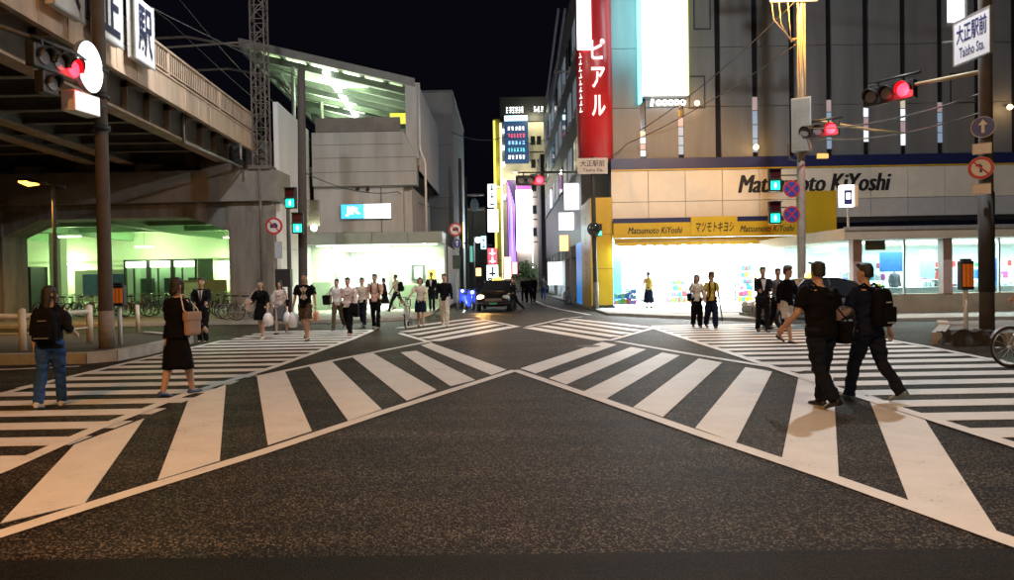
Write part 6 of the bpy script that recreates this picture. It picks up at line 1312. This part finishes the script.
pr_o = J['t']; yb = .135; mb = MB()
cz = (J['pel'] + J['up'] * .33).z
for a_ in (0, 38, -38): mb.bar((.15 * math.sin(R(a_)) * .8, yb + .006, cz + .17 * math.cos(R(a_))), (-.15 * math.sin(R(a_)) * .8, yb + .006, cz - .17 * math.cos(R(a_))), .05, .02, up=(0, 1, 0))
mb.build('shirt_print', M('print_pale', (.5, .42, .33), .7, var=.3, scale=30), pr_o, False)
J = person('man in pale pink shirt and black trousers with jacket on arm', g(349, 335), 178, 1.66, 'm', WALK, ((10, 20, 10), (6, 50, 10)), PNK, 'long', BLK, 'trousers', shoe=TANL, hair='short', vox=.018, girth=1.08)
o = follow('folded_jacket', 'black jacket hanging over the arm of pink shirted man', 'jacket', J); w = J['A'][0][2]; MB().bbox(w.x - .08, w.x + .06, w.y - .14, w.y + .12, w.z - .34, w.z + .06, .04).build('jacket_fold', BLK, o, False); MB().bbox(w.x - .05, w.x + .09, w.y - .10, w.y + .14, w.z - .25, w.z + .03, .04).build('sleeve', BLK, o, False)
J = person('man in pale shirt with black shoulder bag behind the pink shirt', g(338, 330), 176, 1.62, 'm', WALK2, HANG, WHT, 'short', BRN, 'trousers', vox=.022); shoulder_bag(J, 1, 'black round shoulder bag at left of the pink shirted man', BLK, None, .38, .30, .2, .12, .06, out=.33)
J = person('man in peach shirt and black trousers wearing dark straps', g(376, 329), 181, 1.73, 'm', ((8, 3), (-8, 14)), ((14, 75, 6), (4, 14, 8)), MIX, 'short', BLK, 'trousers', vox=.018); backpack(J, 'black backpack on the man in peach shirt', BLK, .30, .44, .16)
J = person('man in striped pale shirt half hidden behind the peach shirt', g(363, 326.5), 180, 1.66, 'm', WALK, HANG, CRMC, 'short', DKJ, 'trousers', vox=.024)
J = person('woman in dark suit crossing left before the station entrance', (at(385, 312, 34.6).x, 34.6, .12), 96, 1.58, 'f', ((26, 6), (-26, 16)), ARMW, CHAR, 'elbow', CHAR, 'skirt', .48, hair='bob', vox=.024); shoulder_bag(J, -1, 'dark handbag on the woman crossing before the station', BLK, None, .3, .22, .1, .0)
J = person('man in light shirt crossing right before the station entrance', (at(397, 312, 34.0).x, 34.0, .12), 82, 1.72, 'm', ((28, 8), (-26, 18)), ARMW, CRMC, 'short', DKJ, 'trousers', vox=.024); backpack(J, 'black backpack on the man before the station entrance', BLK, .32, .46, .2)
J = person('woman in cream blouse and navy skirt pushing a bicycle', g(421, 327), 184, 1.60, 'f', ((8, 4), (-8, 20)), ((20, 20, 8), (30, 40, 26)), CRMC, 'short', NVY, 'skirt', .38, shoe=SHB, hair='bob', vox=.018)
p = g(407, 327.5); make_bicycle(BF[1], 'bicycle pushed by the woman in cream blouse', (p[0], p[1] + .1, 0), R(-88), basket=True)
J = person('man in dark suit standing behind by the poster case', (at(432, 308, 33.6).x, 33.6, .12), 172, 1.72, 'm', STAND, HANG, CHAR, 'long', CHAR, 'trousers', jacket='open', vox=.024)
J = person('man in black cardigan and cream trousers near street mouth', g(445, 326), 180, 1.72, 'm', ((14, 4), (-10, 26)), HANG, BLK, 'long', CRMC, 'trousers', shoe=SHW, vox=.018)
# ---- right group
J = person('woman in long dark skirt at the bright shop entrance', (at(649, 307, 33.2).x, 33.2, .1), 20, 1.60, 'f', STAND, ((20, 60, 10), (6, 20, 10)), OCH, 'none', NVY, 'skirt', .66, hair='bun', vox=.024, flare=1.35)
J = person('long haired woman in pale top and wide black trousers', g(697, 327), 178, 1.54, 'f', ((8, 3), (-6, 14)), HANG, CRMC, 'short', BLK, 'wide', hair='long', vox=.02); shoulder_bag(J, 1, 'black bag on the woman in wide black trousers', BLK, None, .26, .22, .1, .06)
p = g(707.5, 328); J = person('person in ochre top with dark straps and cap holding umbrella', (p[0] + .12, p[1]), 182, 1.60, 'f', ((10, 3), (-10, 20)), HANG, OCH, 'short', NVY, 'wide', hair='bob', hat=cloth('cap_brown', (.14, .10, .07)), vox=.02)
for e in (-1, 1): MB().tube([J['sh'] + Vector((e * .075, -.02, .075)), J['sh'] + Vector((e * .08, .11, 0)), J['pel'] + J['up'] * .2 + Vector((e * .08, .13, 0)), J['pel'] + Vector((e * .085, .125, .05))], .018, 6).build('braces', BLK, J['t'], False)
o = follow('umbrella', 'closed dark umbrella hanging from the person in ochre top', 'umbrella', J); w = J['A'][0][2]; MB().tube([w + Vector((0, .02, .0)), w + Vector((-.02, 0, -.1)), w + Vector((-.08, .02, -.6)), w + Vector((-.09, .02, -.66))], [.014, .025, .016, .005], 8).build('canopy', BLK, o, False); MB().tube([w + Vector((0, .02, -.02)), w + Vector((0, .05, .05)), w + Vector((0, .09, .03))], .01, 6).build('handle', BRN, o, False)
J = person('man in dark suit walking with hands at front near silver taxi', g(763, 332), 174, 1.72, 'm', ((10, 3), (-8, 16)), ((14, 70, -4), (14, 70, -4)), CHAR, 'long', CHAR, 'trousers', jacket='open', vox=.018)
J = person('person in black top and white shorts stepping in heels', mid((777, 342), (797, 344)), 205, 1.70, 'f', ((-8, 30), (16, 4)), ((10, 30, 12), (-6, 20, 16)), BLK, 'long', WHT, 'shorts', .42, shoe=SHB, hair='short', hairm=HAIRB, hat=cloth('hat_grey', (.16, .15, .14)), vox=.018, girth=1.08, head=(30, 0))
J = person('person in dark top half hidden behind the white shorts', (*g(778, 331),), 176, 1.70, 'm', WALK, HANG, GRY, 'short', BLK, 'trousers', vox=.024)
# ---- cyclist at the right edge
x, y = g(1009, 367.5); cb = make_bicycle(BF[1], 'silver bicycle entering at the right edge with its rider', (x + .55 * -1 + 1.1, y, 0), R(183), basket=False)
J = person('cyclist in pinkish top cut off by the right edge', (x + .80, y, 0), 93, 1.66, 'm', ((62, 58), (38, 72)), ((52, 6, 4), (52, 6, 4)), PNK, 'long', BRN, 'trousers', hair='short', lean=16, vox=.018, seat=.95)
# ---- people deep in the side street
for i, (px, Y, f, tp, bt, lab) in enumerate(((524, 47, 170, BLK, CHAR, 'leftmost dark figure in the side street group'), (529, 45, 10, CHAR, BLK, 'figure in charcoal second from left in side street'), (534, 46, 8, NVY, CHAR, 'figure in navy in the middle of side street group'), (543.5, 52, 0, GRY, DNM, 'rightmost figure of the side street group'))):
    person(lab, (at(px, 295, Y).x, Y, 0), f, 1.62 + .05 * (i % 3), 'm' if i % 2 else 'f', WALK if i % 2 else WALK2, ARMW if i % 2 else ARMW2, tp, 'long', bt, 'trousers', vox=.03, group='people in the side street')
person('dark figure walking past the right side of the black taxi', (at(514, 310, 34.2).x, 34.3, 0), 95, 1.66, 'm', ((26, 6), (-24, 20)), ARMW, BLK, 'long', BLK, 'trousers', vox=.026, group='people in the side street')
for i, (px, lab, c) in enumerate(((894, 'person seated behind the glass in the right shop', GRY), (937, 'person in white seen through the right shop window', WHT))):
    person(lab, (at(px, 280, RY + 2.6).x, RY + 2.6, .12), 178, 1.62, 'f', STAND, HANG, c, 'long', GRY, 'trousers', hair='bob', vox=.026, group='people in the right shop')
flush_people()
